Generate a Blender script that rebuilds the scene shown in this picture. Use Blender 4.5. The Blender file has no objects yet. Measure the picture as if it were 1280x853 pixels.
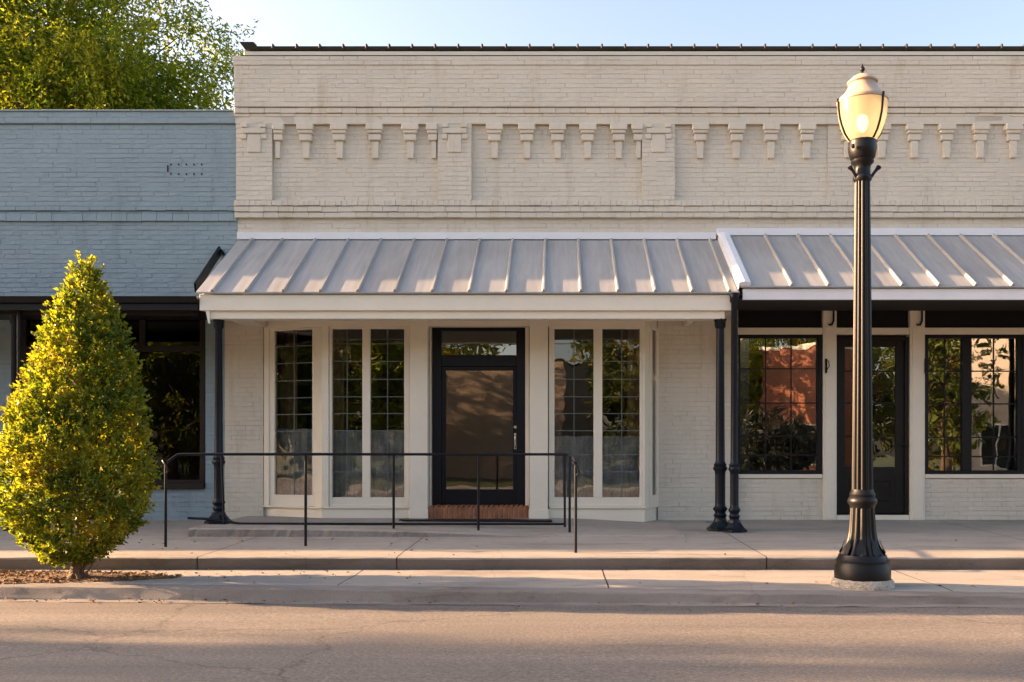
import bpy, math, random
import numpy as np
from mathutils import Vector, Matrix, noise as mnoise

SC = bpy.context.scene
COL = SC.collection
rnd = random.Random(7)
R = math.radians

# ------------------------------------------------------------------ camera
CAMZ = 1.25
F = 1144.0                       # focal length in photograph pixels
cam = bpy.data.cameras.new("camera"); camo = bpy.data.objects.new("camera", cam); COL.objects.link(camo)
camo.location = (0, 0, CAMZ); camo.rotation_euler = (R(90), 0, 0)
cam.sensor_width = 36; cam.lens = F / 1280 * 36
cam.shift_x = -60 / 1280; cam.shift_y = 141.5 / 1280
cam.clip_end = 2000
SC.camera = camo

# ------------------------------------------------------------------ world and sun
EL, AZ = R(15.0), R(7.0)          # sun low on the left, a little behind the facade plane
w = bpy.data.worlds.new("World"); SC.world = w; w.use_nodes = True
nt = w.node_tree; nt.nodes.clear()
sky = nt.nodes.new("ShaderNodeTexSky"); sky.sky_type = 'NISHITA'; sky.sun_disc = False
sky.sun_elevation = EL; sky.sun_rotation = R(-90) + AZ
sky.air_density = 1.0; sky.dust_density = 3.5; sky.ozone_density = 1.0
bg = nt.nodes.new("ShaderNodeBackground"); bg.inputs[1].default_value = 0.125
wo = nt.nodes.new("ShaderNodeOutputWorld")
tint = nt.nodes.new("ShaderNodeMix"); tint.data_type = 'RGBA'; tint.blend_type = 'MULTIPLY'; tint.inputs[0].default_value = 1
tint.inputs[7].default_value = (.88, .77, .735, 1)          # warm white balance of the evening haze
nt.links.new(sky.outputs[0], tint.inputs[6]); nt.links.new(tint.outputs[2], bg.inputs[0]); nt.links.new(bg.outputs[0], wo.inputs[0])
sun = bpy.data.lights.new("sun", 'SUN'); sun.energy = 5.0; sun.angle = R(0.5); sun.color = (1.0, 0.62, 0.34)
suno = bpy.data.objects.new("sun", sun); COL.objects.link(suno)
sd = Vector((-math.cos(AZ) * math.cos(EL), math.sin(AZ) * math.cos(EL), math.sin(EL)))
suno.rotation_euler = sd.to_track_quat('Z', 'Y').to_euler(); suno.location = (-20, 5, 20)
SC.view_settings.view_transform = 'Standard'; SC.view_settings.look = 'None'
SC.view_settings.exposure = 2.4; SC.view_settings.gamma = 1

# ------------------------------------------------------------------ measuring helpers (metres from the survey of the photo)
WY = 13.0                         # facade plane
def wx(px, Y=WY): return (px - 700) * Y / F
def wz(py, Y=None):
    if Y is None: Y = WY - .075 if py < 280 else WY       # the parapet relief stands a little proud of the wall plane
    return CAMZ + (568 - py) * Y / F

# ------------------------------------------------------------------ materials
def new_mat(name):
    m = bpy.data.materials.new(name); m.use_nodes = True
    n = m.node_tree; b = n.nodes["Principled BSDF"]
    return m, n, b
def add_bump(n, b, scale, strength, dist=0.01, coord=None, detail=6, stretch=None):
    tc = n.nodes.new("ShaderNodeTexCoord")
    vec = tc.outputs["Object"]
    if stretch:
        mp = n.nodes.new("ShaderNodeMapping"); mp.inputs["Scale"].default_value = stretch
        n.links.new(vec, mp.inputs[0]); vec = mp.outputs[0]
    t = n.nodes.new("ShaderNodeTexNoise"); t.inputs["Scale"].default_value = scale; t.inputs["Detail"].default_value = detail
    n.links.new(vec, t.inputs["Vector"])
    bp = n.nodes.new("ShaderNodeBump"); bp.inputs["Strength"].default_value = strength; bp.inputs["Distance"].default_value = dist
    n.links.new(t.outputs["Fac"], bp.inputs["Height"])
    n.links.new(bp.outputs[0], b.inputs["Normal"])
    return t
def ramp_noise(n, scale, stops, detail=6, rough=0.6, stretch=None, dist=0.0):
    tc = n.nodes.new("ShaderNodeTexCoord"); vec = tc.outputs["Object"]
    if stretch:
        mp = n.nodes.new("ShaderNodeMapping"); mp.inputs["Scale"].default_value = stretch
        n.links.new(vec, mp.inputs[0]); vec = mp.outputs[0]
    t = n.nodes.new("ShaderNodeTexNoise"); t.inputs["Scale"].default_value = scale
    t.inputs["Detail"].default_value = detail; t.inputs["Roughness"].default_value = rough
    t.inputs["Distortion"].default_value = dist
    n.links.new(vec, t.inputs["Vector"])
    r = n.nodes.new("ShaderNodeValToRGB"); r.color_ramp.elements.remove(r.color_ramp.elements[1])
    for i, (p, c) in enumerate(stops):
        e = r.color_ramp.elements[0] if i == 0 else r.color_ramp.elements.new(p)
        e.position = p; e.color = (*c, 1)
    n.links.new(t.outputs["Fac"], r.inputs[0])
    return r.outputs[0]
def mixc(n, a, b, fac, mode='MULTIPLY'):
    m = n.nodes.new("ShaderNodeMix"); m.data_type = 'RGBA'; m.blend_type = mode
    m.inputs[0].default_value = fac
    n.links.new(a, m.inputs[6])
    if isinstance(b, tuple): m.inputs[7].default_value = (*b, 1)
    else: n.links.new(b, m.inputs[7])
    return m.outputs[2]
def surf(name, col, rough=0.7, var=0.12, scale=3.0, fine=60, bump=0.2, bdist=0.004, metal=0.0, stretch=None, spec=0.5, dirt=None):
    m, n, b = new_mat(name)
    lo = tuple(c * (1 - var) for c in col); hi = tuple(min(1, c * (1 + var)) for c in col)
    c = ramp_noise(n, scale, [(0.3, lo), (0.7, hi)], stretch=stretch)
    f = ramp_noise(n, fine, [(0.3, (1 - var * .8,) * 3), (0.65, (1,) * 3)])
    c = mixc(n, c, f, 1.0)
    if dirt:
        d = ramp_noise(n, dirt[0], [(dirt[1], dirt[2]), (min(1, dirt[1] + .14), (1, 1, 1))], detail=10, rough=.7, stretch=dirt[3] if len(dirt) > 3 else None)
        c = mixc(n, c, d, 1.0)
    n.links.new(c, b.inputs["Base Color"])
    b.inputs["Roughness"].default_value = rough; b.inputs["Metallic"].default_value = metal
    b.inputs["Specular IOR Level"].default_value = spec
    if bump: add_bump(n, b, fine, bump, bdist)
    return m
M = {}
CREAM = (0.64, 0.59, 0.495)
M['brick'] = surf('painted_brick_cream', CREAM, .62, .06, 1.3, 17, .4, .014, dirt=(2.0, .33, (.86, .83, .78), (1.6, 1, .3)))
M['mortar'] = surf('painted_mortar_cream', (.52, .465, .395), .8, .12, 2, 40, .5, .01)
M['blue'] = surf('painted_brick_blue', (0.24, 0.325, 0.37), .6, .06, 1.3, 17, .4, .014, dirt=(1.8, .33, (.82, .83, .84), (1.6, 1, .3)))
M['bluemortar'] = surf('painted_mortar_blue', (.21, .27, .305), .8, .12, 2, 40, .5, .01)
M['trim'] = surf('painted_wood_cream', (0.76, 0.71, 0.60), .45, .04, 2, 30, .12, .003)
M['white'] = surf('white_flashing', (0.74, 0.76, 0.80), .4, .04, 2, 30, .1, .003)
M['black'] = surf('black_paint', (0.005, 0.006, 0.009), .42, .15, 4, 60, .15, .002, spec=.25)
M['navy'] = surf('dark_navy_paint', (0.004, 0.006, 0.012), .38, .1, 4, 60, .1, .002, spec=.25)
M['iron'] = surf('cast_iron_navy', (0.005, 0.009, 0.016), .38, .2, 6, 90, .25, .002, spec=.25)
M['rail'] = surf('railing_paint', (0.006, 0.008, 0.012), .42, .2, 6, 90, .25, .002, spec=.25)
M['lampiron'] = surf('lamp_black_paint', (0.006, 0.006, 0.007), .42, .25, 7, 90, .25, .002, spec=.3)
M['brown'] = surf('dark_brown_frame', (0.016, 0.012, 0.010), .48, .15, 4, 60, .15, .002, spec=.3)
M['roofdark'] = surf('dark_ridge_metal', (0.05, 0.047, 0.045), .6, .2, 3, 40, .2, .003, spec=.2)
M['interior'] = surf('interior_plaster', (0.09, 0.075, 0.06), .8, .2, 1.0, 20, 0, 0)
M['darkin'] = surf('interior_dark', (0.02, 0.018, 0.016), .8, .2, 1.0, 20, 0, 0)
M['redbrick'] = surf('orange_step_brick', (0.30, 0.11, 0.045), .8, .35, 9, 60, .6, .006)
M['lead'] = surf('lead_came', (0.13, 0.15, 0.15), .45, .1, 5, 60, .1, .001)
M['chrome'] = surf('satin_steel', (0.55, 0.55, 0.55), .22, .05, 5, 60, .05, .001, metal=1)
M['bark'] = surf('tree_bark', (0.13, 0.085, 0.05), .9, .35, 7, 60, .9, .02, stretch=(1, 1, .3))
M['lampbase'] = surf('rough_concrete_base', (0.50, 0.44, 0.36), .9, .3, 12, 50, 1.0, .03)
M['gravel'] = surf('dry_soil', (0.20, 0.13, 0.08), .95, .3, 6, 80, .8, .02)
M['cloth'] = surf('sheer_curtain', (0.40, 0.42, 0.44), .9, .35, 5, 30, .2, .004)

# metal roof: weathered, streaked down the slope
def roofmat():
    m, n, b = new_mat('standing_seam_metal')
    c = ramp_noise(n, 3.0, [(0.3, (.32, .325, .325)), (0.5, (.365, .368, .365)), (0.72, (.42, .42, .415))], stretch=(6, .5, .5), detail=8)
    d = ramp_noise(n, 1.2, [(0.35, (.88, .86, .84)), (0.6, (1, 1, 1))], stretch=(1, .6, .6))
    n.links.new(mixc(n, c, d, 1.0), b.inputs["Base Color"])
    b.inputs["Metallic"].default_value = .2; b.inputs["Roughness"].default_value = .55
    add_bump(n, b, 2.2, .18, .02, stretch=(2.5, .6, .6), detail=3)
    return m
M['roof'] = roofmat()

def concrete(name, c1, c2, fine=130, stain=True, bump=.6):
    m, n, b = new_mat(name)
    c = ramp_noise(n, 1.1, [(.3, c1), (.7, c2)], detail=8, stretch=(.5, 1, 1))
    f = ramp_noise(n, fine, [(.34, (.72, .70, .68)), (.5, (1, 1, 1)), (.72, (1.0, 1.0, 1.0))], detail=3)
    c = mixc(n, c, f, .8)
    if stain:
        s = ramp_noise(n, 2.2, [(.30, (.55, .51, .47)), (.5, (1, 1, 1))], detail=14, rough=.78, dist=.5, stretch=(.3, 1, 1))
        c = mixc(n, c, s, .85)
        s2 = ramp_noise(n, 9, [(.30, (.6, .57, .54)), (.38, (1, 1, 1))], detail=8, rough=.7, stretch=(.35, 1, 1))
        c = mixc(n, c, s2, .7)
        # hairline cracks
        tc = n.nodes.new("ShaderNodeTexCoord")
        nz = n.nodes.new("ShaderNodeTexNoise"); nz.inputs["Scale"].default_value = 2.0; nz.inputs["Detail"].default_value = 8
        n.links.new(tc.outputs["Object"], nz.inputs["Vector"])
        mv = n.nodes.new("ShaderNodeMix"); mv.data_type = 'VECTOR'; mv.inputs[0].default_value = .12
        n.links.new(tc.outputs["Object"], mv.inputs[4]); n.links.new(nz.outputs["Color"], mv.inputs[5])
        v = n.nodes.new("ShaderNodeTexVoronoi"); v.feature = 'DISTANCE_TO_EDGE'; v.inputs["Scale"].default_value = .55
        n.links.new(mv.outputs[1], v.inputs["Vector"])
        rr = n.nodes.new("ShaderNodeValToRGB"); rr.color_ramp.elements[0].position = 0; rr.color_ramp.elements[0].color = (.35, .3, .27, 1)
        rr.color_ramp.elements[1].position = .006; rr.color_ramp.elements[1].color = (1, 1, 1, 1)
        n.links.new(v.outputs["Distance"], rr.inputs[0])
        c = mixc(n, c, rr.outputs[0], .22)
    n.links.new(c, b.inputs["Base Color"]); b.inputs["Roughness"].default_value = .85
    b.inputs["Specular IOR Level"].default_value = .3
    add_bump(n, b, fine * .6, bump, .006, detail=5)
    return m
M['pave'] = concrete('pavement_concrete', (.30, .27, .235), (.39, .355, .305))
M['joint'] = surf('joint_dirt', (.07, .06, .05), .95, .3, 5, 60, .4, .01)
M['dark_face'] = concrete('dark_step_face', (.12, .10, .085), (.19, .165, .145), bump=1.0)  # darker concrete, used on the upright faces of the pavement step
M['kerb'] = concrete('kerb_concrete', (.20, .18, .16), (.28, .25, .225))
def asphalt():
    m, n, b = new_mat('asphalt_worn')
    c = ramp_noise(n, .7, [(.3, (.145, .13, .116)), (.7, (.20, .177, .155))], detail=8, stretch=(.25, 1, 1))
    f = ramp_noise(n, 42, [(.37, (.42, .41, .41)), (.46, (.92, .92, .92)), (.55, (1.04, 1.04, 1.04)), (.63, (1.75, 1.68, 1.6))], detail=6, rough=.85)
    c = mixc(n, c, f, 1.0)
    s = ramp_noise(n, 5, [(.28, (.55, .53, .51)), (.37, (1, 1, 1))], detail=12, rough=.75, stretch=(.14, 1, 1))
    c = mixc(n, c, s, .85)
    st = ramp_noise(n, 2.2, [(.32, (.80, .79, .78)), (.6, (1.1, 1.09, 1.07))], detail=6, stretch=(.05, 1, 1))
    c = mixc(n, c, st, 1.0)
    oil = ramp_noise(n, .9, [(.24, (.62, .61, .60)), (.33, (1, 1, 1))], detail=10, rough=.7, stretch=(.5, 1, 1))
    c = mixc(n, c, oil, .9)
    tc = n.nodes.new("ShaderNodeTexCoord"); nz = n.nodes.new("ShaderNodeTexNoise"); nz.inputs["Scale"].default_value = 1.4; nz.inputs["Detail"].default_value = 10; nz.inputs["Roughness"].default_value = .65
    n.links.new(tc.outputs["Object"], nz.inputs["Vector"]); mv = n.nodes.new("ShaderNodeMix"); mv.data_type = 'VECTOR'; mv.inputs[0].default_value = .45
    n.links.new(tc.outputs["Object"], mv.inputs[4]); n.links.new(nz.outputs["Color"], mv.inputs[5])
    v = n.nodes.new("ShaderNodeTexVoronoi"); v.feature = 'DISTANCE_TO_EDGE'; v.inputs["Scale"].default_value = .42; n.links.new(mv.outputs[1], v.inputs["Vector"])
    rr = n.nodes.new("ShaderNodeValToRGB"); rr.color_ramp.elements[0].position = 0; rr.color_ramp.elements[0].color = (.3, .28, .26, 1); rr.color_ramp.elements[1].position = .0045; rr.color_ramp.elements[1].color = (1, 1, 1, 1)
    n.links.new(v.outputs["Distance"], rr.inputs[0]); c = mixc(n, c, rr.outputs[0], .6)
    n.links.new(c, b.inputs["Base Color"]); b.inputs["Roughness"].default_value = .8
    b.inputs["Specular IOR Level"].default_value = .35
    add_bump(n, b, 150, .5, .006, detail=4)
    return m
M['asphalt'] = asphalt()
M['lawn'] = surf('lawn', (.06, .085, .022), .9, .4, 2, 30, .8, .05)

def glassmat(name, refl=.2, tint=(.75, .78, .76), wave=.012, rough=0.0):
    m, n, b = new_mat(name); n.nodes.remove(b)
    out = n.nodes["Material Output"]
    tr = n.nodes.new("ShaderNodeBsdfTransparent"); tr.inputs[0].default_value = (*tint, 1)
    gl = n.nodes.new("ShaderNodeBsdfGlossy"); gl.inputs["Roughness"].default_value = rough
    gl.inputs[0].default_value = (1, 1, 1, 1)
    fr = n.nodes.new("ShaderNodeFresnel"); fr.inputs[0].default_value = 1.5
    ad = n.nodes.new("ShaderNodeMath"); ad.operation = 'ADD'; ad.inputs[1].default_value = refl - .04; ad.use_clamp = True
    n.links.new(fr.outputs[0], ad.inputs[0])
    mx = n.nodes.new("ShaderNodeMixShader")
    n.links.new(ad.outputs[0], mx.inputs[0]); n.links.new(tr.outputs[0], mx.inputs[1]); n.links.new(gl.outputs[0], mx.inputs[2])
    tc = n.nodes.new("ShaderNodeTexCoord"); t = n.nodes.new("ShaderNodeTexNoise")
    t.inputs["Scale"].default_value = 3.0; t.inputs["Detail"].default_value = 1
    n.links.new(tc.outputs["Object"], t.inputs["Vector"])
    bp = n.nodes.new("ShaderNodeBump"); bp.inputs["Strength"].default_value = 1; bp.inputs["Distance"].default_value = wave
    n.links.new(t.outputs["Fac"], bp.inputs["Height"]); n.links.new(bp.outputs[0], gl.inputs["Normal"])
    n.links.new(mx.outputs[0], out.inputs[0])
    return m
M['glass'] = glassmat('window_glass', .25, wave=.0014); M['glassdoor'] = glassmat('door_glass', .12, (.7, .72, .7), wave=.0006)
M['glassleaded'] = glassmat('old_leaded_glass', .13, (.86, .88, .86), wave=.0022)
M['glassdark'] = glassmat('tinted_glass', .045, (.35, .38, .38), wave=.001)

def leafmat(name, cols, trans=.4, rough=.45):
    m, n, b = new_mat(name)
    out = n.nodes["Material Output"]
    at = n.nodes.new("ShaderNodeAttribute"); at.attribute_name = "leafrand"
    r = n.nodes.new("ShaderNodeValToRGB"); r.color_ramp.elements.remove(r.color_ramp.elements[1])
    for i, c in enumerate(cols):
        e = r.color_ramp.elements[0] if i == 0 else r.color_ramp.elements.new(i / (len(cols) - 1))
        e.position = i / (len(cols) - 1); e.color = (*c, 1)
    n.links.new(at.outputs["Fac"], r.inputs[0])
    n.links.new(r.outputs[0], b.inputs["Base Color"]); b.inputs["Roughness"].default_value = rough
    tl = n.nodes.new("ShaderNodeBsdfTranslucent")
    g = n.nodes.new("ShaderNodeMix"); g.data_type = 'RGBA'; g.blend_type = 'MULTIPLY'; g.inputs[0].default_value = 1
    n.links.new(r.outputs[0], g.inputs[6]); g.inputs[7].default_value = (1.6, 1.5, .5, 1)
    n.links.new(g.outputs[2], tl.inputs[0])
    mx = n.nodes.new("ShaderNodeMixShader"); mx.inputs[0].default_value = trans
    n.links.new(b.outputs[0], mx.inputs[1]); n.links.new(tl.outputs[0], mx.inputs[2]); n.links.new(mx.outputs[0], out.inputs[0])
    return m
M['leaf'] = leafmat('shrub_leaf', [(.05, .095, .014), (.12, .17, .02), (.23, .26, .024), (.38, .35, .035), (.32, .20, .05)], .52)
M['leafbg'] = leafmat('backlit_leaf', [(.05, .11, .010), (.12, .19, .015), (.27, .31, .025), (.46, .41, .04)], .6)
M['leafgreen'] = leafmat('street_leaf', [(.04, .07, .012), (.08, .12, .02), (.16, .17, .03)], .4)
M['mulch'] = leafmat('mulch_chip', [(.10, .05, .02), (.22, .11, .04), (.34, .18, .07)], .0, .9)

# ------------------------------------------------------------------ mesh helper
def wpos(o):
    p = Vector((0, 0, 0))
    while o is not None: p += Vector(o.location); o = o.parent
    return p
class MB:
    def __init__(s): s.v = []; s.f = []; s.sm = []; s.mi = []
    def add(s, vs, fs, smooth=False, mi=0):
        k = len(s.v); s.v.extend([tuple(v) for v in vs])
        for f in fs: s.f.append(tuple(k + i for i in f)); s.sm.append(smooth); s.mi.append(mi)
        return s
    def box(s, x0, x1, y0, y1, z0, z1, ch=0.0, mi=0):
        if x1 < x0: x0, x1 = x1, x0
        if y1 < y0: y0, y1 = y1, y0
        if z1 < z0: z0, z1 = z1, z0
        c = min(ch, (x1 - x0) * .3, (y1 - y0) * .3, (z1 - z0) * .3)
        if c <= 0:
            vs = [(x, y, z) for z in (z0, z1) for y in (y0, y1) for x in (x0, x1)]
            fs = [(0, 2, 3, 1), (4, 5, 7, 6), (0, 1, 5, 4), (2, 6, 7, 3), (0, 4, 6, 2), (1, 3, 7, 5)]
            return s.add(vs, fs, mi=mi)
        vs = []; fs = []; X = (x0, x1); Y = (y0, y1); Z = (z0, z1)
        idx = {}
        for a in (0, 1):
            for b in (0, 1):
                for d in (0, 1):
                    sx, sy, sz = (1, -1)[a], (1, -1)[b], (1, -1)[d]
                    for ax in range(3):
                        p = [X[a] + sx * c, Y[b] + sy * c, Z[d] + sz * c]
                        p[ax] = (X[a], Y[b], Z[d])[ax]
                        idx[(a, b, d, ax)] = len(vs); vs.append(p)
        def q(*k): return tuple(idx[i] for i in k)
        for a in (0, 1): fs.append(q((a, 0, 0, 0), (a, 1, 0, 0), (a, 1, 1, 0), (a, 0, 1, 0))[::(1 if a else -1)])
        for b in (0, 1): fs.append(q((0, b, 0, 1), (0, b, 1, 1), (1, b, 1, 1), (1, b, 0, 1))[::(1 if b else -1)])
        for d in (0, 1): fs.append(q((0, 0, d, 2), (1, 0, d, 2), (1, 1, d, 2), (0, 1, d, 2))[::(1 if d else -1)])
        for b in (0, 1):
            for d in (0, 1): fs.append(q((0, b, d, 1), (1, b, d, 1), (1, b, d, 2), (0, b, d, 2)))
        for a in (0, 1):
            for d in (0, 1): fs.append(q((a, 0, d, 0), (a, 1, d, 0), (a, 1, d, 2), (a, 0, d, 2)))
        for a in (0, 1):
            for b in (0, 1): fs.append(q((a, b, 0, 0), (a, b, 1, 0), (a, b, 1, 1), (a, b, 0, 1)))
        for a in (0, 1):
            for b in (0, 1):
                for d in (0, 1): fs.append(q((a, b, d, 0), (a, b, d, 1), (a, b, d, 2)))
        return s.add(vs, fs, mi=mi)
    def prism(s, pts, d, mi=0):
        """closed polygon pts (3D list) extruded by vector d"""
        n = len(pts); d = Vector(d)
        vs = [Vector(p) for p in pts] + [Vector(p) + d for p in pts]
        fs = [tuple(range(n))[::-1], tuple(range(n, 2 * n))] + [(i, (i + 1) % n, n + (i + 1) % n, n + i) for i in range(n)]
        return s.add(vs, fs, mi=mi)
    def beam(s, a, b, wdt, hgt, up=(0, 0, 1), mi=0):
        a = Vector(a); b = Vector(b); t = (b - a).normalized()
        r = t.cross(Vector(up)).normalized(); u = r.cross(t)
        vs = [p + r * sx * wdt / 2 + u * sz * hgt / 2 for p in (a, b) for sx, sz in ((-1, -1), (1, -1), (1, 1), (-1, 1))]
        return s.add(vs, [(0, 1, 2, 3)[::-1], (4, 5, 6, 7), (0, 1, 5, 4), (1, 2, 6, 5), (2, 3, 7, 6), (3, 0, 4, 7)], mi=mi)
    def tube(s, pts, rad, n=8, caps=True):
        pts = [Vector(p) for p in pts]
        rads = rad if isinstance(rad, (list, tuple)) else [rad] * len(pts)
        rings = []; prev = None
        for i, p in enumerate(pts):
            t = (pts[min(i + 1, len(pts) - 1)] - pts[max(i - 1, 0)]).normalized()
            if prev is None: r = t.orthogonal().normalized()
            else:
                r = prev - t * prev.dot(t)
                r = r.normalized() if r.length > 1e-6 else t.orthogonal().normalized()
            prev = r; u = t.cross(r)
            rings.append([p + (r * math.cos(2 * math.pi * k / n) + u * math.sin(2 * math.pi * k / n)) * rads[i] for k in range(n)])
        vs = [v for g in rings for v in g]; fs = []
        for i in range(len(pts) - 1):
            for k in range(n): fs.append((i * n + k, i * n + (k + 1) % n, (i + 1) * n + (k + 1) % n, (i + 1) * n + k))
        s.add(vs, fs, True)
        if caps: s.add(rings[0], [tuple(range(n))[::-1]]); s.add(rings[-1], [tuple(range(n))])
        return s
    def lathe(s, c, prof, n=32, flute=0, fl=0.0, smooth=True, frange=None, cap=True):
        rings = []
        for j, (r, z) in enumerate(prof):
            ring = []
            for k in range(n):
                a = 2 * math.pi * k / n
                rr = r
                if flute and (frange is None or frange[0] <= z <= frange[1]): rr = r * (1 - fl * (0.5 + 0.5 * math.cos(flute * a)) ** 2)
                ring.append((c[0] + rr * math.cos(a), c[1] + rr * math.sin(a), c[2] + z))
            rings.append(ring)
        vs = [v for g in rings for v in g]; fs = []
        for i in range(len(prof) - 1):
            for k in range(n): fs.append((i * n + k, i * n + (k + 1) % n, (i + 1) * n + (k + 1) % n, (i + 1) * n + k))
        s.add(vs, fs, smooth)
        if cap: s.add(rings[0], [tuple(range(n))[::-1]]); s.add(rings[-1], [tuple(range(n))])
        return s
    def build(s, name, mat, parent=None, mats=None):
        me = bpy.data.meshes.new(name)
        off = wpos(parent) if parent is not None else Vector((0, 0, 0))
        me.from_pydata([(v[0] - off.x, v[1] - off.y, v[2] - off.z) for v in s.v], [], s.f)
        for m in (mats or [mat]): me.materials.append(m)
        me.polygons.foreach_set("use_smooth", s.sm)
        if any(s.sm): me.set_sharp_from_angle(angle=R(42))
        if mats: me.polygons.foreach_set("material_index", s.mi)
        me.update()
        o = bpy.data.objects.new(name, me); COL.objects.link(o)
        if parent is not None: o.parent = parent
        return o
def tag(o, label=None, cat=None, group=None, kind=None):
    if label: o['label'] = label
    if cat: o['category'] = cat
    if group: o['group'] = group
    if kind: o['kind'] = kind
    return o
def empty(name, loc, label, cat, group=None):
    o = bpy.data.objects.new(name, None); COL.objects.link(o); o.location = loc; o.empty_display_size = .3
    return tag(o, label, cat, group)

# ------------------------------------------------------------------ brick field
def bricks(mb, x0, x1, z0, z1, y, pitch=.068, L=.205, holes=(), soldier=False, relief=.0036, seed=1, proud=0):
    """thickly painted brick: courses of pillowed faces, head joints mostly filled with paint"""
    r = random.Random(seed)
    nz = max(1, round((z1 - z0) / pitch)); pz = (z1 - z0) / nz
    for j in range(nz):
        za = z0 + j * pz; zb = za + pz
        x = x0 - (L / 2 if j % 2 else 0) - r.random() * .01
        ph = r.uniform(0, 99); last = 0.0
        while x < x1:
            l = L * (1 + r.uniform(-.05, .05))
            a, b = max(x, x0), min(x + l, x1); x += l
            if b - a < .02: continue
            crack = mnoise.noise(Vector((a * .9, ph, seed)))          # runs of course where the bed joint has opened
            gb = .0008 + (.0055 if crack > .30 else .0) + r.random() * .0014
            gl = last; gr = .0 if r.random() < .62 else r.uniform(.001, .005); last = gr
            e = relief * r.uniform(.75, 1.3); eb = e * (.15 if crack > .30 else r.uniform(.5, .8))
            et = e * r.uniform(.6, .9)
            t1, t2, t3, t4 = [r.uniform(-.0026, .0026) for _ in range(4)]
            sl = e * (.85 if gl == 0 else .2); sr = e * (.85 if gr == 0 else .2); c = .006
            A = [(a + gl, y - eb * (sl / e), za + gb), (b - gr, y - eb * (sr / e), za + gb), (b - gr, y - et, zb - .0005), (a + gl, y - et, zb - .0005)]
            B = [(a + gl + c, y - e + t1, za + gb + c * 1.3), (b - gr - c, y - e + t2, za + gb + c * 1.3), (b - gr - c, y - e + t3, zb - c), (a + gl + c, y - e + t4, zb - c)]
            C1 = [(a + gl, y - sl, za + gb + c), (b - gr, y - sr, za + gb + c), (b - gr, y - sr, zb - c), (a + gl, y - sl, zb - c)]
            mb.add(A + B + C1, [(4, 5, 6, 7), (0, 1, 9, 5, 4, 8), (9, 10, 6, 5), (2, 3, 11, 7, 6, 10), (11, 8, 4, 7)], mi=0)
            mb.add([A[0], (A[0][0], y, A[0][2]), (A[1][0], y, A[1][2]), A[1]], [(0, 1, 2, 3)], mi=0)
    return mb

# ------------------------------------------------------------------ ground: road, kerb, pavements
def kerb_y(x): return 7.70 - .0657 * max(-14, min(14, x))   # kerb runs slightly askew to the facades
def road_z(x): return .028 * math.tanh(x / 5.0) - .008
def nz3(x, y, s, k=0): return mnoise.noise(Vector((x * s, y * s, k)))
EDGE_Y, EDGE_Z, STRIP_Z, WALL_Z = 9.08, .23, .10, .315
def sweep_x(name, prof, mat, x0=-55, x1=55, step=.12, jit=.004, smooth=True, dark_face=()):
    """prof(x) -> list of (y, z) outline points, swept along the street"""
    mb = MB(); xs = []
    x = x0
    while x < x1: xs.append(x); x += step if -11 < x < 11 else .6
    xs.append(x1)
    n = None; vs = []; fs = []
    for x in xs:
        pr = prof(x); n = len(pr)
        for i, (y, z) in enumerate(pr):
            vs.append((x, y + jit * nz3(x, i * 3.1, 5, 1) * 2, z + jit * nz3(x, i * 2.3, 4, 7) * 1.5))
    for i in range(len(xs) - 1):
        for j in range(n - 1): fs.append((i * n + j, (i + 1) * n + j, (i + 1) * n + j + 1, i * n + j + 1))
    mb.add(vs, fs, smooth)
    mb.mi = [1 if (k % (n - 1)) in dark_face else 0 for k in range(len(fs))]
    return mb
g = MB(); g.add([(-400, -400, -.35), (400, -400, -.35), (400, 400, -.35), (-400, 400, -.35)], [(0, 1, 2, 3)])
tag(g.build('ground', M['lawn']), kind='structure')
def road_prof(x):
    k = kerb_y(x)
    return [(-4.6 + (k + 4.6) * i / 24, road_z(x) + .035 * math.sin(math.pi * i / 24)) for i in range(25)] + [(k + .12, road_z(x))]
tag(sweep_x('road', road_prof, M['asphalt'], step=.3, jit=.003).build('road', M['asphalt']), kind='structure')
def kerb_prof(x):
    k = kerb_y(x); zr = road_z(x)
    top = STRIP_Z - .006
    c = .022 + .006 * nz3(x, 0, 3)
    return [(k - .10, zr + .004), (k - .008, zr + .010), (k, zr + .02), (k + .012, top - c), (k + .02, top - .008), (k + .045, top), (k + .19, top + .004), (k + .19, -.1)]
tag(sweep_x('kerb', kerb_prof, M['kerb'], jit=.006).build('kerb', M['kerb']), kind='structure')
# lower strip between kerb and the raised pavement, cast in bays with open joints
def bays(name, prof, mat, joints, dark_face):
    mb = MB()
    for a, b in zip(joints[:-1], joints[1:]):
        s = sweep_x('', prof, mat, a + .006, b - .006, .12, .0035, dark_face=dark_face)
        mb.add(s.v, s.f, True); mb.mi[-len(s.f):] = s.mi
        for e in (a + .006, b - .006):
            p = prof(e)
    o = tag(mb.build(name, mat, mats=[mat, M['dark_face']]), kind='structure')
    return o
def strip_prof(x):
    k = kerb_y(x)
    return [(k + .196, 0), (k + .196, STRIP_Z - .006), (k + .202, STRIP_Z)] + [(k + .2 + (EDGE_Y - k - .2) * i / 8, STRIP_Z + .004 * math.sin(i)) for i in range(1, 9)] + [(EDGE_Y + .1, STRIP_Z)]
bays('lower_pavement', strip_prof, M['pave'], [-55, -20, -12, -6.05, -1.95, .42, 3.3, 7.1, 12, 55], ())
def ped_z(y): return EDGE_Z + (WALL_Z - EDGE_Z) * (y - EDGE_Y) / (WY - EDGE_Y)
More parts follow.
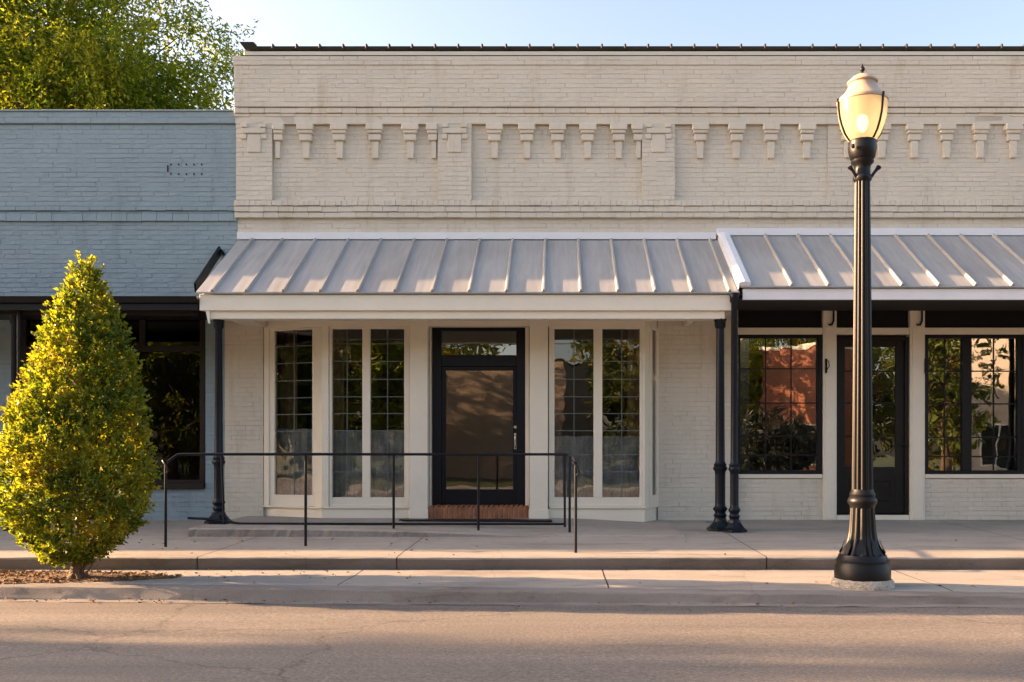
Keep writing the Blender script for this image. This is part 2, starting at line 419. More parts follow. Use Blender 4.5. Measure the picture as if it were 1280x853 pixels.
def pave_prof(x):
    lip = .02 + .007 * nz3(x, 5, 2.5)
    e = EDGE_Y + .015 * nz3(x, 0, .6)
    return [(e + .012, STRIP_Z - .03), (e + .006, STRIP_Z + .03), (e, EDGE_Z - lip), (e + .006, EDGE_Z - .007), (e + .03, EDGE_Z)] + \
        [(e + .03 + (WY + .3 - e) * i / 12, ped_z(e + (WY + .3 - e) * i / 12)) for i in range(1, 13)]
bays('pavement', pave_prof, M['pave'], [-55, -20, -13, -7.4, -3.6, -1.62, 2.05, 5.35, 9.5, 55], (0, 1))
jb = MB(); jb.box(-55, 55, EDGE_Y + .02, WY + .2, -.3, EDGE_Z - .02); jb.box(-55, 55, 9.1, WY + .2, EDGE_Z - .03, EDGE_Z - .012)
jb.add([(-55, kerb_y(-14) + .25, STRIP_Z - .012), (-14, kerb_y(-14) + .25, STRIP_Z - .012), (14, kerb_y(14) + .25, STRIP_Z - .012), (55, kerb_y(14) + .25, STRIP_Z - .012), (55, 9.3, STRIP_Z - .012), (-55, 9.3, STRIP_Z - .012)], [(0, 1, 2, 3, 4, 5)])
tag(jb.build('pavement_bed', M['joint']), kind='structure')
# low concrete ramp slab in front of the door
rs = MB()
def slab_front(x): return max(.372 - .085 * max(0, min(1, (x + 4.42) / 4.0)) ** 2.2, ped_z(10.9) + .004)
def slab_back(x):
    t = max(0, min(1, (x + .1) / 1.5)); t = t * t * (3 - 2 * t)
    return .374 * (1 - t) + (ped_z(WY) + .003) * t
def slab_z(x, y):
    u = max(0, min(1, (y - 10.9) / 1.3)); return slab_front(x) * (1 - u) + slab_back(x) * u
NX = 120; xs = [-4.42 + 5.9 * i / NX for i in range(NX + 1)]
vs = []; fs = []
for i, x in enumerate(xs):
    zt = slab_front(x); yf = 10.88 + .01 * nz3(x, 0, 4)
    vs += [(x, yf - .012 + .02 * nz3(x, 3, 9), ped_z(yf) - .02), (x, yf + .004 + .012 * nz3(x, 1, 14), zt - .018 + .008 * nz3(x, 2, 11)), (x, yf + .02, zt), (x, 11.5, slab_z(x, 11.5)), (x, 12.2, slab_z(x, 12.2)), (x, WY + .05, slab_back(x))]
for i in range(NX):
    for j in range(5): fs.append((i * 6 + j, (i + 1) * 6 + j, (i + 1) * 6 + j + 1, i * 6 + j + 1))
fs.append((0, 1, 2, 3, 4, 5)); fs.append(tuple(NX * 6 + k for k in (5, 4, 3, 2, 1, 0)))
rs.add(vs, fs)
rs.mi = [1 if (k % 5 == 0 and k < 600) else 0 for k in range(len(fs))]
tag(rs.build('ramp_slab', None, mats=[M['pave'], M['kerb']]), kind='structure')
# far side of the street (seen only mirrored in the glass)
ob = MB(); ob.box(-55, 55, -6.4, -4.6, -.3, .13, .02)
tag(ob.build('far_pavement', M['pave']), kind='structure')
lb = MB(); lb.box(-80, 80, -60, -6.4, -.3, .12)
tag(lb.build('far_lawn', M['lawn']), kind='structure')

# ------------------------------------------------------------------ cream building
XL = wx(297); XR = 10.5
cb = empty('cream_building', (1.5, WY, WALL_Z), 'long single-storey cream painted brick building with corbelled parapet and two storefronts', 'building')
top = wz(72)
wall = MB()
# storefront openings in the wall
OP1 = (wx(330), wx(822), 0, wz(396))          # bay storefront
OP2 = (wx(922), XR - .6, 0, wz(378))          # black framed storefront
Y2 = WY + .30                                  # back of wall
# backing (mortar) boxes: upper wall, piers
pan_bot, pan_top = wz(250), wz(155)
fr = WY - .06                                  # face of frieze and pilasters
wall.box(XL, XR, WY, Y2, OP2[3] + .003, top - .003, mi=1)
wall.box(wx(282), OP1[0], WY - .03, Y2, .2, wz(396), mi=1)
wall.box(OP1[1], OP2[0], WY - .03, Y2, .2, wz(378), mi=1)
wall.box(XL, OP1[1], WY + .002, Y2 - .01, wz(396) + .002, OP2[3] + .004, mi=1)
wall.box(OP2[1], XR, WY - .03, Y2, .2, wz(378), mi=1)
bricks(wall, wx(282), OP1[0], .30, wz(396), WY - .03, seed=3)
bricks(wall, OP1[1], OP2[0], .30, wz(378), WY - .03, seed=4)
bricks(wall, OP2[1], XR, .30, wz(378), WY - .03, seed=5)
bricks(wall, XL, XR, wz(304), wz(272), WY, seed=6)
# recessed panels with pilasters
pan = [(342, 548, 0), (590, 802, 0), (843, 1034, 0), (1034, None, .022)]
for i, (a, b, pr) in enumerate(pan):
    xa = wx(a); xb = wx(b) if b else XR
    if pr: wall.box(xa, xb, WY - pr, WY + .01, pan_bot, pan_top, mi=1)
    bricks(wall, xa, xb, pan_bot, pan_top, WY - pr, seed=10 + i)
pil = [(297, 342), (548, 590), (802, 843)]
for i, (a, b) in enumerate(pil):
    wall.box(wx(a), wx(b), fr, WY + .01, pan_bot, pan_top, mi=1)
    bricks(wall, wx(a), wx(b), pan_bot, pan_top, fr, L=.215, seed=20 + i)
# frieze and parapet field
wall.box(XL - .01, XR, fr - .002, WY + .01, pan_top + .003, wz(145), mi=1)
bricks(wall, XL - .01, XR, pan_top, wz(145), fr - .002, pitch=.114, L=.42, relief=.002, seed=30)
wall.box(XL - .012, XR, fr - .045, WY + .01, wz(134.5), top, mi=1)
bricks(wall, XL - .012, XR, wz(134.5), wz(83), fr - .045, seed=31)
bricks(wall, XL - .025, XR, wz(83), top, fr - .058, pitch=.0625, seed=32)
wall.box(XL - .025, XR, fr - .0575, WY + .01, wz(83) + .002, top - .001, mi=1)
wall_o = wall.build('wall', None, cb, mats=[M['brick'], M['mortar']])
# projecting string courses
def band(y0, y1, pr, name='string_course', seed=1, soldier=False, parent=cb, x0=None, mats=None, pitch=.0765, base=fr, x1=None):
    b = MB(); xa = (XL - .02) if x0 is None else x0; xb = XR if x1 is None else x1
    r = random.Random(seed); z0, z1 = wz(y1), wz(y0)
    # irregular laid edge: short lengths with small offsets
    x = xa
    while x < xb:
        l = r.uniform(.2, .23) if not soldier else r.uniform(.072, .08)
        q = min(x + l, xb)
        b.box(x + .001, q - .001, base - pr + r.uniform(-.003, .003), WY + .02, z0 + r.uniform(-.004, .003), z1 + r.uniform(-.002, .002), .004)
        x += l
    return b.build(name, M['brick'] if mats is None else mats, parent)
band(135.2, 141.5, .028, seed=41); band(142, 145.5, .010, seed=42)
band(251, 257.5, .036, seed=43, soldier=True); band(258.2, 264.8, .022, seed=44); band(265.5, 271.5, .010, seed=45)
# corbels
def corbel(px, half=None, x=None):
    b = MB(); c = wx(px) if x is None else x; k = 1 / 88
    j = lambda a: rnd.uniform(-a, a)
    base = WY - (.022 if px > 1034 else 0)
    wl = -10.4 * k if half != 'r' else -4 * k; wr = 10.4 * k if half != 'l' else 4 * k
    z = pan_top
    b.box(c + wl + j(.004), c + wr + j(.004), WY - .115, base + .01, z - 8 * k + j(.003), z - .002, .008)
    b.box(c + wl * .86, c + wr * .86, WY - .100, base + .01, z - 12 * k + j(.003), z - 8 * k + .004, .012)
    b.box(c + wl * .74 + j(.004), c + wr * .74 + j(.004), WY - .082, base + .01, z - 20.5 * k + j(.004), z - 12.5 * k, .008)
    b.prism([(c + wl * .42, base + .01, z - 21 * k), (c + wr * .42, base + .01, z - 21 * k), (c + wr * .34, base + .01, z - 41.5 * k), (c + wl * .34, base + .01, z - 41.5 * k)][::-1], (0, -.06 - (base and 0), 0))
    return b.build('corbel', M['brick'], cb)
for p in (383.7, 425.4, 469.7, 513.7, 618.7, 658.7, 697, 734.5, 773, 874.6, 920, 963, 1007.6, 1058.5, 1100.5, 1141, 1181, 1223, 1264, 1306, 1348, 1390): corbel(p)
corbel(347, 'r'); corbel(544, 'l'); corbel(799, 'l')
# pilaster heads
for a, b in pil:
    o = MB(); k = 1 / 88; c = wx((a + b) / 2); f = fr
    o.box(c - 15 * k, c + 15 * k, f - .035, f + .01, wz(167), wz(160.5), .006)
    for s in (-1, 1):
        o.box(c + s * 8 * k, c + s * 15.5 * k, f - .045, f + .01, wz(160), wz(155.3), .006)
        o.box(c + s * 9 * k, c + s * 16 * k, f - .028, f + .01, wz(174), wz(167.5), .006)
    o.box(c - 8.5 * k, c + 8.5 * k, f - .020, f + .01, wz(190.5), wz(168), .007)
    o.build('pilaster_head', M['brick'], cb)
# a few patched bricks and the little vents in the wall face
# roof edge: cream board and dark ridge with seam ends
rb = MB(); x0 = wx(308); rb.box(x0, XR, fr - .045, WY + .3, top + .012, wz(62, WY - .16), .004)
rb.build('roof_board', M['trim'], cb)
gp = MB(); gp.box(x0 - .02, XR, fr - .064, WY + .3, top + .001, top + .011); gp.build('shadow_gap_strip', M['black'], cb)  # solid black strip standing in for the shaded gap under the board
rd = MB(); xa = wx(305)
rd.prism([(xa, WY - .20, wz(54, WY - .16)), (xa + .06, WY - .14, wz(61, WY - .16)), (xa + .06, WY + .3, wz(61, WY - .16)), (xa, WY + .3, wz(52, WY - .16))], (.20, 0, 0))
rd.prism([(xa + .2, WY - .15, wz(57.5, WY - .16)), (xa + .2, WY - .12, wz(60.8, WY - .16)), (xa + .2, WY + .5, wz(61, WY - .16)), (xa + .2, WY + .5, wz(50, WY - .16))], (XR - xa - .2, 0, 0))
rdo = rd.build('roof_edge', M['roofdark'], cb)
x = wx(345)
for i in range(40):
    if x > XR: break
    s = MB(); s.box(x - .016, x + .016, WY - .165, WY + .02, wz(61, WY - .16), wz(54.5, WY - .16), .01)
    s.build('seam_end', M['roofdark'], rdo); x += wx(374) - wx(345) + rnd.uniform(-.01, .01)
# white flashings over the awnings
fb = MB(); fb.box(wx(298), wx(894), fr - .0, WY + .005, wz(300.5), wz(292), .003); fb.build('flashing', M['white'], cb)
fb = MB(); fb.box(wx(895), XR, fr - .02, WY + .005, wz(296), wz(287), .003); fb.build('flashing', M['white'], cb)
# interiors
def room(x0, x1, z0, z1, y0, y1, mat, parent):
    b = MB()
    V = [(x0, y0, z0), (x1, y0, z0), (x1, y1, z0), (x0, y1, z0), (x0, y0, z1), (x1, y0, z1), (x1, y1, z1), (x0, y1, z1)]
    b.add(V, [(0, 1, 2, 3), (7, 6, 5, 4), (3, 2, 6, 7), (0, 3, 7, 4), (2, 1, 5, 6)])
    # back partition with doorway, a counter and shelves so the dark has depth
    b.box(x0 + .6, x0 + 1.4, y1 - .9, y1 - .3, z0, z0 + .95); b.box(x1 - 1.2, x1 - .4, y1 - .4, y1 - .1, z0, z0 + 2.0)
    return b.build('interior', mat, parent)
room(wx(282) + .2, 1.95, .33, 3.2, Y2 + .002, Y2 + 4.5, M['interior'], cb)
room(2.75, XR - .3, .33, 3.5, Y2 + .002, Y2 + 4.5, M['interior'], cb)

# --- bay storefront (wood, cream)
BY = 12.55
def bx(px): return wx(px, BY)
def bz(py): return wz(py, BY)
tr = MB()
SB = .30
zb0, zs, zh, zt = SB, bz(636), bz(404), 3.36
# base board (angled left return, front, right return)
def front_box(mb, xa, xb, z0, z1, d=.08, y=BY, ch=.004): mb.box(xa, xb, y, y + d, z0, z1, ch)
cxl = bx(403); cxr = bx(806); wl = OP1[0]; wr = OP1[1]
dl, dr = bx(537), bx(660)             # door recess edges
for (xa, xb) in ((cxl, dl), (dr, cxr)):
    base = MB(); base.box(xa, xb, BY + .002, BY + .1, zb0, zs - .002, .004); base.build('base_board', M['trim'], cb)
base = MB(); base.prism([(wl, WY + .02, zb0), (cxl + .001, BY + .002, zb0), (cxl + .001, BY + .1, zb0), (wl + .05, WY + .1, zb0)], (0, 0, zs - zb0 - .002)); base.build('base_board', M['trim'], cb)
base = MB(); base.prism([(wr, WY + .02, zb0), (wr - .05, WY + .1, zb0), (cxr - .001, BY + .1, zb0), (cxr - .001, BY + .002, zb0)], (0, 0, zs - zb0 - .002))
base.build('base_board', M['trim'], cb)
for (xa, xb) in ((cxl - .01, bx(512)), (bx(687), cxr + .01)):
    sill = MB(); sill.box(xa, xb, BY - .02, BY + .1, zs, zs + .02, .004); sill.build('window_sill', M['trim'], cb)
sill = MB(); sill.prism([(wl - .005, WY - .035, zs), (cxl - .012, BY - .02, zs), (cxl - .012, BY + .08, zs), (wl - .005, WY + .05, zs)], (0, 0, .02)); sill.build('window_sill', M['trim'], cb)
sill = MB(); sill.prism([(wr + .005, WY - .035, zs), (wr + .005, WY + .05, zs), (cxr + .012, BY + .08, zs), (cxr + .012, BY - .02, zs)], (0, 0, .02))
sill.build('window_sill', M['trim'], cb)
# header over everything + ceiling of the bay
hd = MB(); hd.box(cxl, cxr, BY - .006, BY + .14, bz(408) + .0, zt, .004)
hd.prism([(wl, WY - .01, bz(408)), (cxl - .001, BY - .006, bz(408)), (cxl - .001, BY + .14, bz(408)), (wl, WY + .1, bz(408))], (0, 0, zt - bz(408)))
hd.prism([(wr, WY - .01, bz(408)), (wr, WY + .1, bz(408)), (cxr + .001, BY + .14, bz(408)), (cxr + .001, BY - .006, bz(408))], (0, 0, zt - bz(408)))
hd.build('header', M['trim'], cb)
# pilasters with shallow base and plain cap
def pilaster(xa, xb, z0=SB, z1=bz(400), y=BY):
    p = MB(); p.box(xa, xb, y - .07, y + .12, z0, z1, .006); p.box(xa - .008, xb + .008, y - .082, y - .068, z0, zs - .01, .004)
    return p.build('pilaster', M['trim'], cb)
pilaster(bx(513), bx(535.5)); pilaster(bx(662), bx(685))
# corner post left: angled face plus front face
cp = MB()
cp.prism([(bx(387), BY + .19, zs + .02), (cxl - .002, BY - .015, zs + .02), (bx(411), BY - .015, zs + .02), (bx(411), BY + .12, zs + .02), (bx(395), BY + .25, zs + .02)], (0, 0, bz(405) - zs - .02))
cp.build('corner_post', M['trim'], cb)
cp = MB(); cp.prism([(bx(803), BY - .012, zs + .02), (cxr, BY - .012, zs + .02), (cxr + .09, BY + .16, zs + .02), (bx(803), BY + .16, zs + .02)], (0, 0, bz(405) - zs - .02)); cp.build('corner_post', M['trim'], cb)

def leaded(parent, P, U, W, z0, z1, cols, zrows, bar=.009, glass='glassleaded', barmat='lead', depth=.02):
    """pane and bars on a vertical plane: P=start (x,y), U=unit dir, W=width"""
    n = Vector((U[1], -U[0]))                 # outward (towards -Y) normal
    def pt(u, d, z): return (P[0] + U[0] * u + n.x * d, P[1] + U[1] * u + n.y * d, z)
    gm = MB(); gm.add([pt(0, 0, z0), pt(W, 0, z0), pt(W, 0, z1), pt(0, 0, z1)], [(0, 1, 2, 3)])
    gm.build('pane', M[glass], parent)
    bm = MB()
    for i in range(1, cols):
        u = W * i / cols; bm.prism([pt(u - bar / 2, -.004, z0), pt(u + bar / 2, -.004, z0), pt(u + bar / 2, .008, z0), pt(u - bar / 2, .008, z0)], (0, 0, z1 - z0))
    for z in zrows: bm.prism([pt(0, -.0035, z - bar / 2), pt(W, -.0035, z - bar / 2), pt(W, .0075, z - bar / 2), pt(0, .0075, z - bar / 2)], (0, 0, bar))
    if bm.v: bm.build('glazing_bars', M[barmat], parent)
def frame_rect(mb, xa, xb, z0, z1, t, y, d, ch=.004, tb=None):
    tb = tb or t
    mb.box(xa, xa + t, y, y + d, z0, z1, ch); mb.box(xb - t, xb, y, y + d, z0, z1, ch)
    mb.box(xa + t, xb - t, y + .001, y + d, z0, z0 + tb, ch); mb.box(xa + t, xb - t, y + .001, y + d, z1 - t, z1, ch)
rowz = [bz(y) for y in (429.5, 451.5, 474, 496, 517, 538.5, 568.5, 590)]
def bay_window(xa, xb, gl):
    b = MB(); z0, z1 = zs + .021, bz(408)
    frame_rect(b, xa, xb, z0, z1, .035, BY + .0, .07)
    xin0, xin1 = gl[0][0], gl[-1][1]
    gz0, gz1 = bz(622), bz(411)
    b.box(xa + .03, xin0, BY + .015, BY + .075, z0 + .03, z1 - .03, .003); b.box(xin1, xb - .03, BY + .015, BY + .075, z0 + .03, z1 - .03, .003)
    b.box(xin0 - .001, xin1 + .001, BY + .016, BY + .075, z0 + .03, gz0, .003); b.box(xin0 - .001, xin1 + .001, BY + .016, BY + .075, gz1, z1 - .03, .003)
    b.box(gl[0][1], gl[1][0], BY + .012, BY + .078, gz0 - .001, gz1 + .001, .006)
    o = b.build('window', M['trim'], cb)
    for (a, c) in gl: leaded(o, (a, BY + .05), (1, 0), c - a, gz0, gz1, 2, rowz)
    return o
bay_window(bx(411.5), bx(512), [(bx(413.5), bx(452.5)), (bx(462.5), bx(505))])
bay_window(bx(686), bx(803), [(bx(693), bx(742)), (bx(753), bx(802) - .0)])
# left angled window
P0 = Vector((wl + .02, WY - .01)); P1 = Vector((bx(388), BY + .185)); U = (P1 - P0); Wd = U.length; U = U.normalized()
n2 = Vector((U.y, -U.x))
def ap(u, d, z): return (P0.x + U.x * u + n2.x * d, P0.y + U.y * u + n2.y * d, z)
def abox(mb, u0, u1, d0, d1, z0, z1): mb.prism([ap(u0, d0, z0), ap(u1, d0, z0), ap(u1, d1, z0), ap(u0, d1, z0)], (0, 0, z1 - z0))
aw = MB(); z0, z1 = zs + .021, bz(405)
g0 = Wd * .20; g1 = Wd - .02
gz0, gz1 = bz(620), bz(408) - .015
abox(aw, 0, g0 * .5, -.06, .03, z0, z1); abox(aw, g0 * .5, g0, -.06, .01, z0, z1); abox(aw, g1, Wd + .01, -.06, .012, z0, z1)
abox(aw, g0 - .001, g1 + .001, -.059, .008, z0, gz0); abox(aw, g0 - .001, g1 + .001, -.059, .008, gz1, z1)
awo = aw.build('window', M['trim'], cb)
pp = ap(g0, -.02, 0); leaded(awo, (pp[0], pp[1]), (U.x, U.y), g1 - g0, gz0, gz1, 2, rowz)
# right narrow return light
b = MB(); Pr = Vector((cxr + .06, BY + .12)); Pw = Vector((wr - .005, WY - .02)); Ur = Pw - Pr; Lr = Ur.length; Ur.normalize(); nr = Vector((Ur.y, -Ur.x))
def rp(u, d, z): return (Pr.x + Ur.x * u + nr.x * d, Pr.y + Ur.y * u + nr.y * d, z)
for (u0, u1, za, zb_) in ((0, Lr * .3, z0, z1), (Lr * .75, Lr, z0, z1), (Lr * .3, Lr * .75, z0, gz0), (Lr * .3, Lr * .75, gz1, z1)):
    b.prism([rp(u0, -.04, za), rp(u1, -.04, za), rp(u1, .02, za), rp(u0, .02, za)], (0, 0, zb_ - za))
rw = b.build('window', M['trim'], cb)
q = rp(Lr * .3, 0, 0); leaded(rw, (q[0], q[1]), (Ur.x, Ur.y), Lr * .45, gz0, gz1, 1, [])
# curtains behind the lower half
def curtain(xa, xb, y, ztop, zbot):
    b = MB(); n = int((xb - xa) / .02); vs = []; fs = []
    for i in range(n + 1):
        x = xa + (xb - xa) * i / n
        d = .018 * math.sin(x * 38 + 2 * math.sin(x * 9)) + .01 * math.sin(x * 91)
        vs += [(x, y + d, zbot), (x, y + d * .7, ztop + .006 * math.sin(x * 20))]
    for i in range(n): fs.append((2 * i, 2 * i + 2, 2 * i + 3, 2 * i + 1))
    b.add(vs, fs, True); return b.build('curtain', M['cloth'], cb)
curtain(bx(405), bx(512), BY + .22, bz(538), bz(634)); curtain(bx(686), bx(803), BY + .22, bz(545), bz(634))
curtain(wl + .15, bx(385), WY + .12, wz(536), wz(634))
M['browncloth'] = surf('brown_curtain', (.22, .14, .07), .9, .15, 3, 30, .2, .004)
def side_curtain(xa, xb, y):
    b = MB(); n = int((xb - xa) / .015); vs = []; fs = []
    for i in range(n + 1):
        x = xa + (xb - xa) * i / n; d = .025 * math.sin(x * 60 + math.sin(x * 17))
        vs += [(x, y + d, bz(634)), (x, y + d * .6, bz(406))]
    for i in range(n): fs.append((2 * i, 2 * i + 2, 2 * i + 3, 2 * i + 1))
    b.add(vs, fs, True); return b.build('side_curtain', M['browncloth'], cb)
side_curtain(wl + .12, wl + .42, WY + .2); side_curtain(bx(388), bx(402), BY + .36); side_curtain(bx(405), bx(424), BY + .3); side_curtain(bx(786), bx(803), BY + .3)
# storefront door
dw = MB(); DY = BY + .22
frame_rect(dw, dx0 := wx(540, DY), dx1 := wx(657, DY), SB + .07, 3.25, .13, DY, .1)
dw.box(dx0 + .13, dx1 - .13, DY + .002, DY + .1, wz(458, DY), wz(444, DY), .004)
dw.box(dx0 + .1, dx1 - .1, DY + .003, DY + .1, wz(414, DY), 3.2)
fr_o = dw.build('door_frame', M['navy'], cb)
tg = MB(); tg.add([(wx(549, DY), DY + .05, wz(444, DY)), (wx(648, DY), DY + .05, wz(444, DY)), (wx(648, DY), DY + .05, wz(414, DY)), (wx(549, DY), DY + .05, wz(414, DY))], [(0, 1, 2, 3)])
tg.build('transom_pane', M['glass'], fr_o)
dn = MB(); lx0, lx1 = dx0 + .132, dx1 - .132
ld0, ld1 = SB + .085, wz(458, DY) - .003
gx0, gx1, gz0_, gz1_ = wx(557, DY), wx(641, DY), wz(612, DY), wz(463, DY)
dn.box(dx0 + .131, gx0, DY + .03, DY + .08, ld0, ld1, .003); dn.box(gx1, lx1, DY + .03, DY + .08, ld0, ld1, .003)
dn.box(gx0, gx1, DY + .031, DY + .08, ld0, gz0_, .003); dn.box(gx0, gx1, DY + .031, DY + .08, gz1_, ld1, .003)
dno = dn.build('door', M['navy'], cb)
gg = MB(); gg.add([(gx0, DY + .055, gz0_), (gx1, DY + .055, gz0_), (gx1, DY + .055, gz1_), (gx0, DY + .055, gz1_)], [(0, 1, 2, 3)]); gg.build('pane', M['glassdoor'], dno)
hh = MB(); hx = wx(644, DY)
hh.lathe((0, 0, 0), [(.0, 0), (.02, 0)], 4) if False else None
hh.tube([(hx, DY + .03, wz(534, DY)), (hx, DY + .0, wz(534, DY))], .021, 14)
hh.box(hx - .02, hx + .02, DY + .012, DY + .03, wz(562, DY), wz(541, DY), .006)
hh.tube([(hx, DY + .015, wz(544, DY)), (hx, DY - .03, wz(546, DY)), (hx, DY - .045, wz(551, DY)), (hx, DY - .03, wz(558, DY)), (hx, DY + .015, wz(560, DY))], .009, 8)
hh.build('door_handle', M['chrome'], dno)
pk = MB(); pk.tube([(wx(599, DY), DY + .03, wz(454, DY)), (wx(599, DY), DY + .012, wz(454, DY))], .008, 8); pk.build('peg', M['chrome'], dno)
# recess side jambs, head
jm = MB(); jm.box(dl - .01, dx0 + .0, BY + .10, DY + .1, SB, 3.2); jm.box(dx1, dr + .01, BY + .10, DY + .1, SB, 3.2)
jm.build('door_jamb', M['trim'], cb)
# brick threshold, rowlock course
th = MB(); x = wx(536, 12.5)
while x < wx(657.5, 12.5):
    th.box(x + .008, x + .060, 12.5 + rnd.uniform(-.005, .005), DY + .05, SB + .0, wz(632.5, 12.5) + rnd.uniform(-.004, .003), .005); x += .068
th.build('brick_threshold', M['redbrick'], cb)
tm = MB(); tm.box(wx(536, 12.5), wx(657, 12.5), 12.515, DY + .04, SB, wz(633.5, 12.5) - .012)
tm.build('threshold_mortar', surf('pale_mortar', (.45, .36, .27), .9, .2, 9, 60, .4, .006), cb)
# back wall filler inside bay cavity (floor and lid)
fl = MB(); fl.add([(wl, WY + .3, zs + .005), (cxl, BY + .1, zs + .005), (dl, BY + .1, zs + .005), (dl, WY + .3, zs + .005)][::-1], [(0, 1, 2, 3)])
fl.add([(dr, WY + .3, zs + .005), (dr, BY + .1, zs + .005), (cxr, BY + .1, zs + .005), (wr, WY + .3, zs + .005)][::-1], [(0, 1, 2, 3)])
fl.add([(wl, WY + .3, 3.2), (cxl, BY + .1, 3.2), (cxr, BY + .1, 3.2), (wr, WY + .3, 3.2)], [(0, 1, 2, 3)])
fl.build('display_shelf', M['interior'], cb)

# --- black framed storefront on the right
SY = WY + .06
st = MB()
XE = OP2[1]
def zz(py): return wz(py, SY)
def xx(px): return wx(px, SY)
st.box(xx(922), XE, SY - .02, SY + .1, zz(418.5), zz(410), .004)                 # header rail
for (a, b) in ((1028, 1045), (1136.5, 1155)): st.box(xx(a), xx(b), SY - .035, SY + .12, .30, zz(370), .004)
for (a, b) in ((1030.5, 1042.5), (1139, 1152)): st.box(xx(a), xx(b), SY - .045, SY - .03, .33, zz(409), .003)
st.build('post_frame', M['trim'], cb)
bw = MB()
for (a, b, sd_) in ((922, 1028, 51), (1155, None, 52)):
    xa = xx(a); xb = xx(b) if b else XE
    bw.box(xa, xb, SY, SY + .2, .2, zz(598.5), mi=1); bricks(bw, xa, xb, .30, zz(598.5), SY, seed=sd_)
bw.build('bulkhead', None, cb, mats=[M['brick'], M['mortar']])
for (xa, xb) in ((xx(921), xx(1027.5)), (xx(1155.5), XE)):
    sl = MB(); sl.box(xa, xb, SY - .03, SY + .1, zz(598), zz(593), .004); sl.build('window_sill', M['trim'], cb)
ts = MB(); ts.box(xx(1045.5), xx(1136), SY - .03, SY + .15, .31, zz(644), .006); ts.build('door_sill', M['trim'], cb)
tp = MB(); tp.box(xx(922), XE, SY + .04, SY + .08, zz(409.8), 3.62); tp.build('transom_panel', M['black'], cb)
def black_window(xa, xb, z0, z1, lights, rows, cols):
    b = MB(); frame_rect(b, xa, xb, z0, z1, .05, SY - .01, .08, .004, .055)
    gz0, gz1 = z0 + .055, z1 - .05
    for i in range(len(lights) - 1): b.box(lights[i][1], lights[i + 1][0], SY - .008, SY + .068, gz0 - .001, gz1 + .001, .004)
    b.box(xa + .049, lights[0][0], SY + .002, SY + .065, gz0, gz1); b.box(lights[-1][1], xb - .049, SY + .002, SY + .065, gz0, gz1)
    o = b.build('window', M['black'], cb)
    for (a, c), nc in zip(lights, cols): leaded(o, (a, SY + .035), (1, 0), c - a, gz0, gz1, nc, rows, bar=.017, glass='glass', barmat='black')
black_window(xx(921), xx(1027.5), zz(593), zz(418.5), [(xx(925.5), xx(1021.5))], [zz(y) for y in (461, 504, 545, 569)], [3])
black_window(xx(1155.5), xx(1282), zz(593), zz(418.5), [(xx(1160.5), xx(1203)), (xx(1214.5), xx(1272))], [zz(y) for y in (464, 505, 547, 571)], [2, 2])
black_window(xx(1286), XE - .02, zz(593), zz(418.5), [(xx(1292), xx(1370)), (xx(1380), XE - .08)], [zz(y) for y in (464, 505, 547, 571)], [2, 3])
# black panelled door
bd = MB(); a, b = xx(1045.5), xx(1136)
frame_rect(bd, a, b, zz(643.5), zz(421), .055, SY + .0, .1, .004, .01)
g0x, g1x, g0z, g1z = xx(1057), xx(1120.5), zz(584), zz(433.5)
bd.box(a + .055, g0x, SY + .03, SY + .08, zz(642), zz(425), .003); bd.box(g1x, b - .055, SY + .03, SY + .08, zz(642), zz(425), .003)
bd.box(g0x, g1x, SY + .031, SY + .08, zz(642), g0z, .003); bd.box(g0x, g1x, SY + .031, SY + .08, g1z, zz(425), .003)
frame_rect(bd, xx(1062), xx(1116), zz(627), zz(601), .02, SY + .018, .02); 
bdo = bd.build('door', surf('weathered_black_door', (.009, .008, .0075), .5, .2, 5, 60, .2, .003, spec=.25), cb)
leaded(bdo, (g0x, SY + .05), (1, 0), g1x - g0x, g0z, g1z, 2, [zz(464), zz(504), zz(546)], bar=.02, glass='glass', barmat='black')
kb = MB(); kb.tube([(xx(1130), SY + .03, zz(556)), (xx(1130), SY - .03, zz(556))], .012, 10); kb.lathe((xx(1130), SY - .045, zz(556)), [(.004, -.022), (.02, -.015), (.026, 0), (.02, .015), (.004, .022)], 12); kb.build('door_knob', M['brown'], bdo)
for px in (1031.5, 1155.5):
    h = MB(); hx = xx(px); h.box(hx - .014, hx + .014, SY - .06, SY - .03, zz(467), zz(449), .004)
    h.tube([(hx, SY - .06, zz(451)), (hx + .015, SY - .12, zz(453)), (hx + .02, SY - .13, zz(459)), (hx, SY - .06, zz(464))], .007, 6); h.build('wall_hook', M['rail'], cb)
for px in (1037, 1147):
    h = MB(); hx = xx(px); h.tube([(hx + .04, SY - .06, zz(372)), (hx + .04, SY - .06, zz(402)), (hx + .015, SY - .06, zz(407)), (hx - .03, SY - .06, zz(407))], .014, 8); h.build('conduit', M['black'], cb)

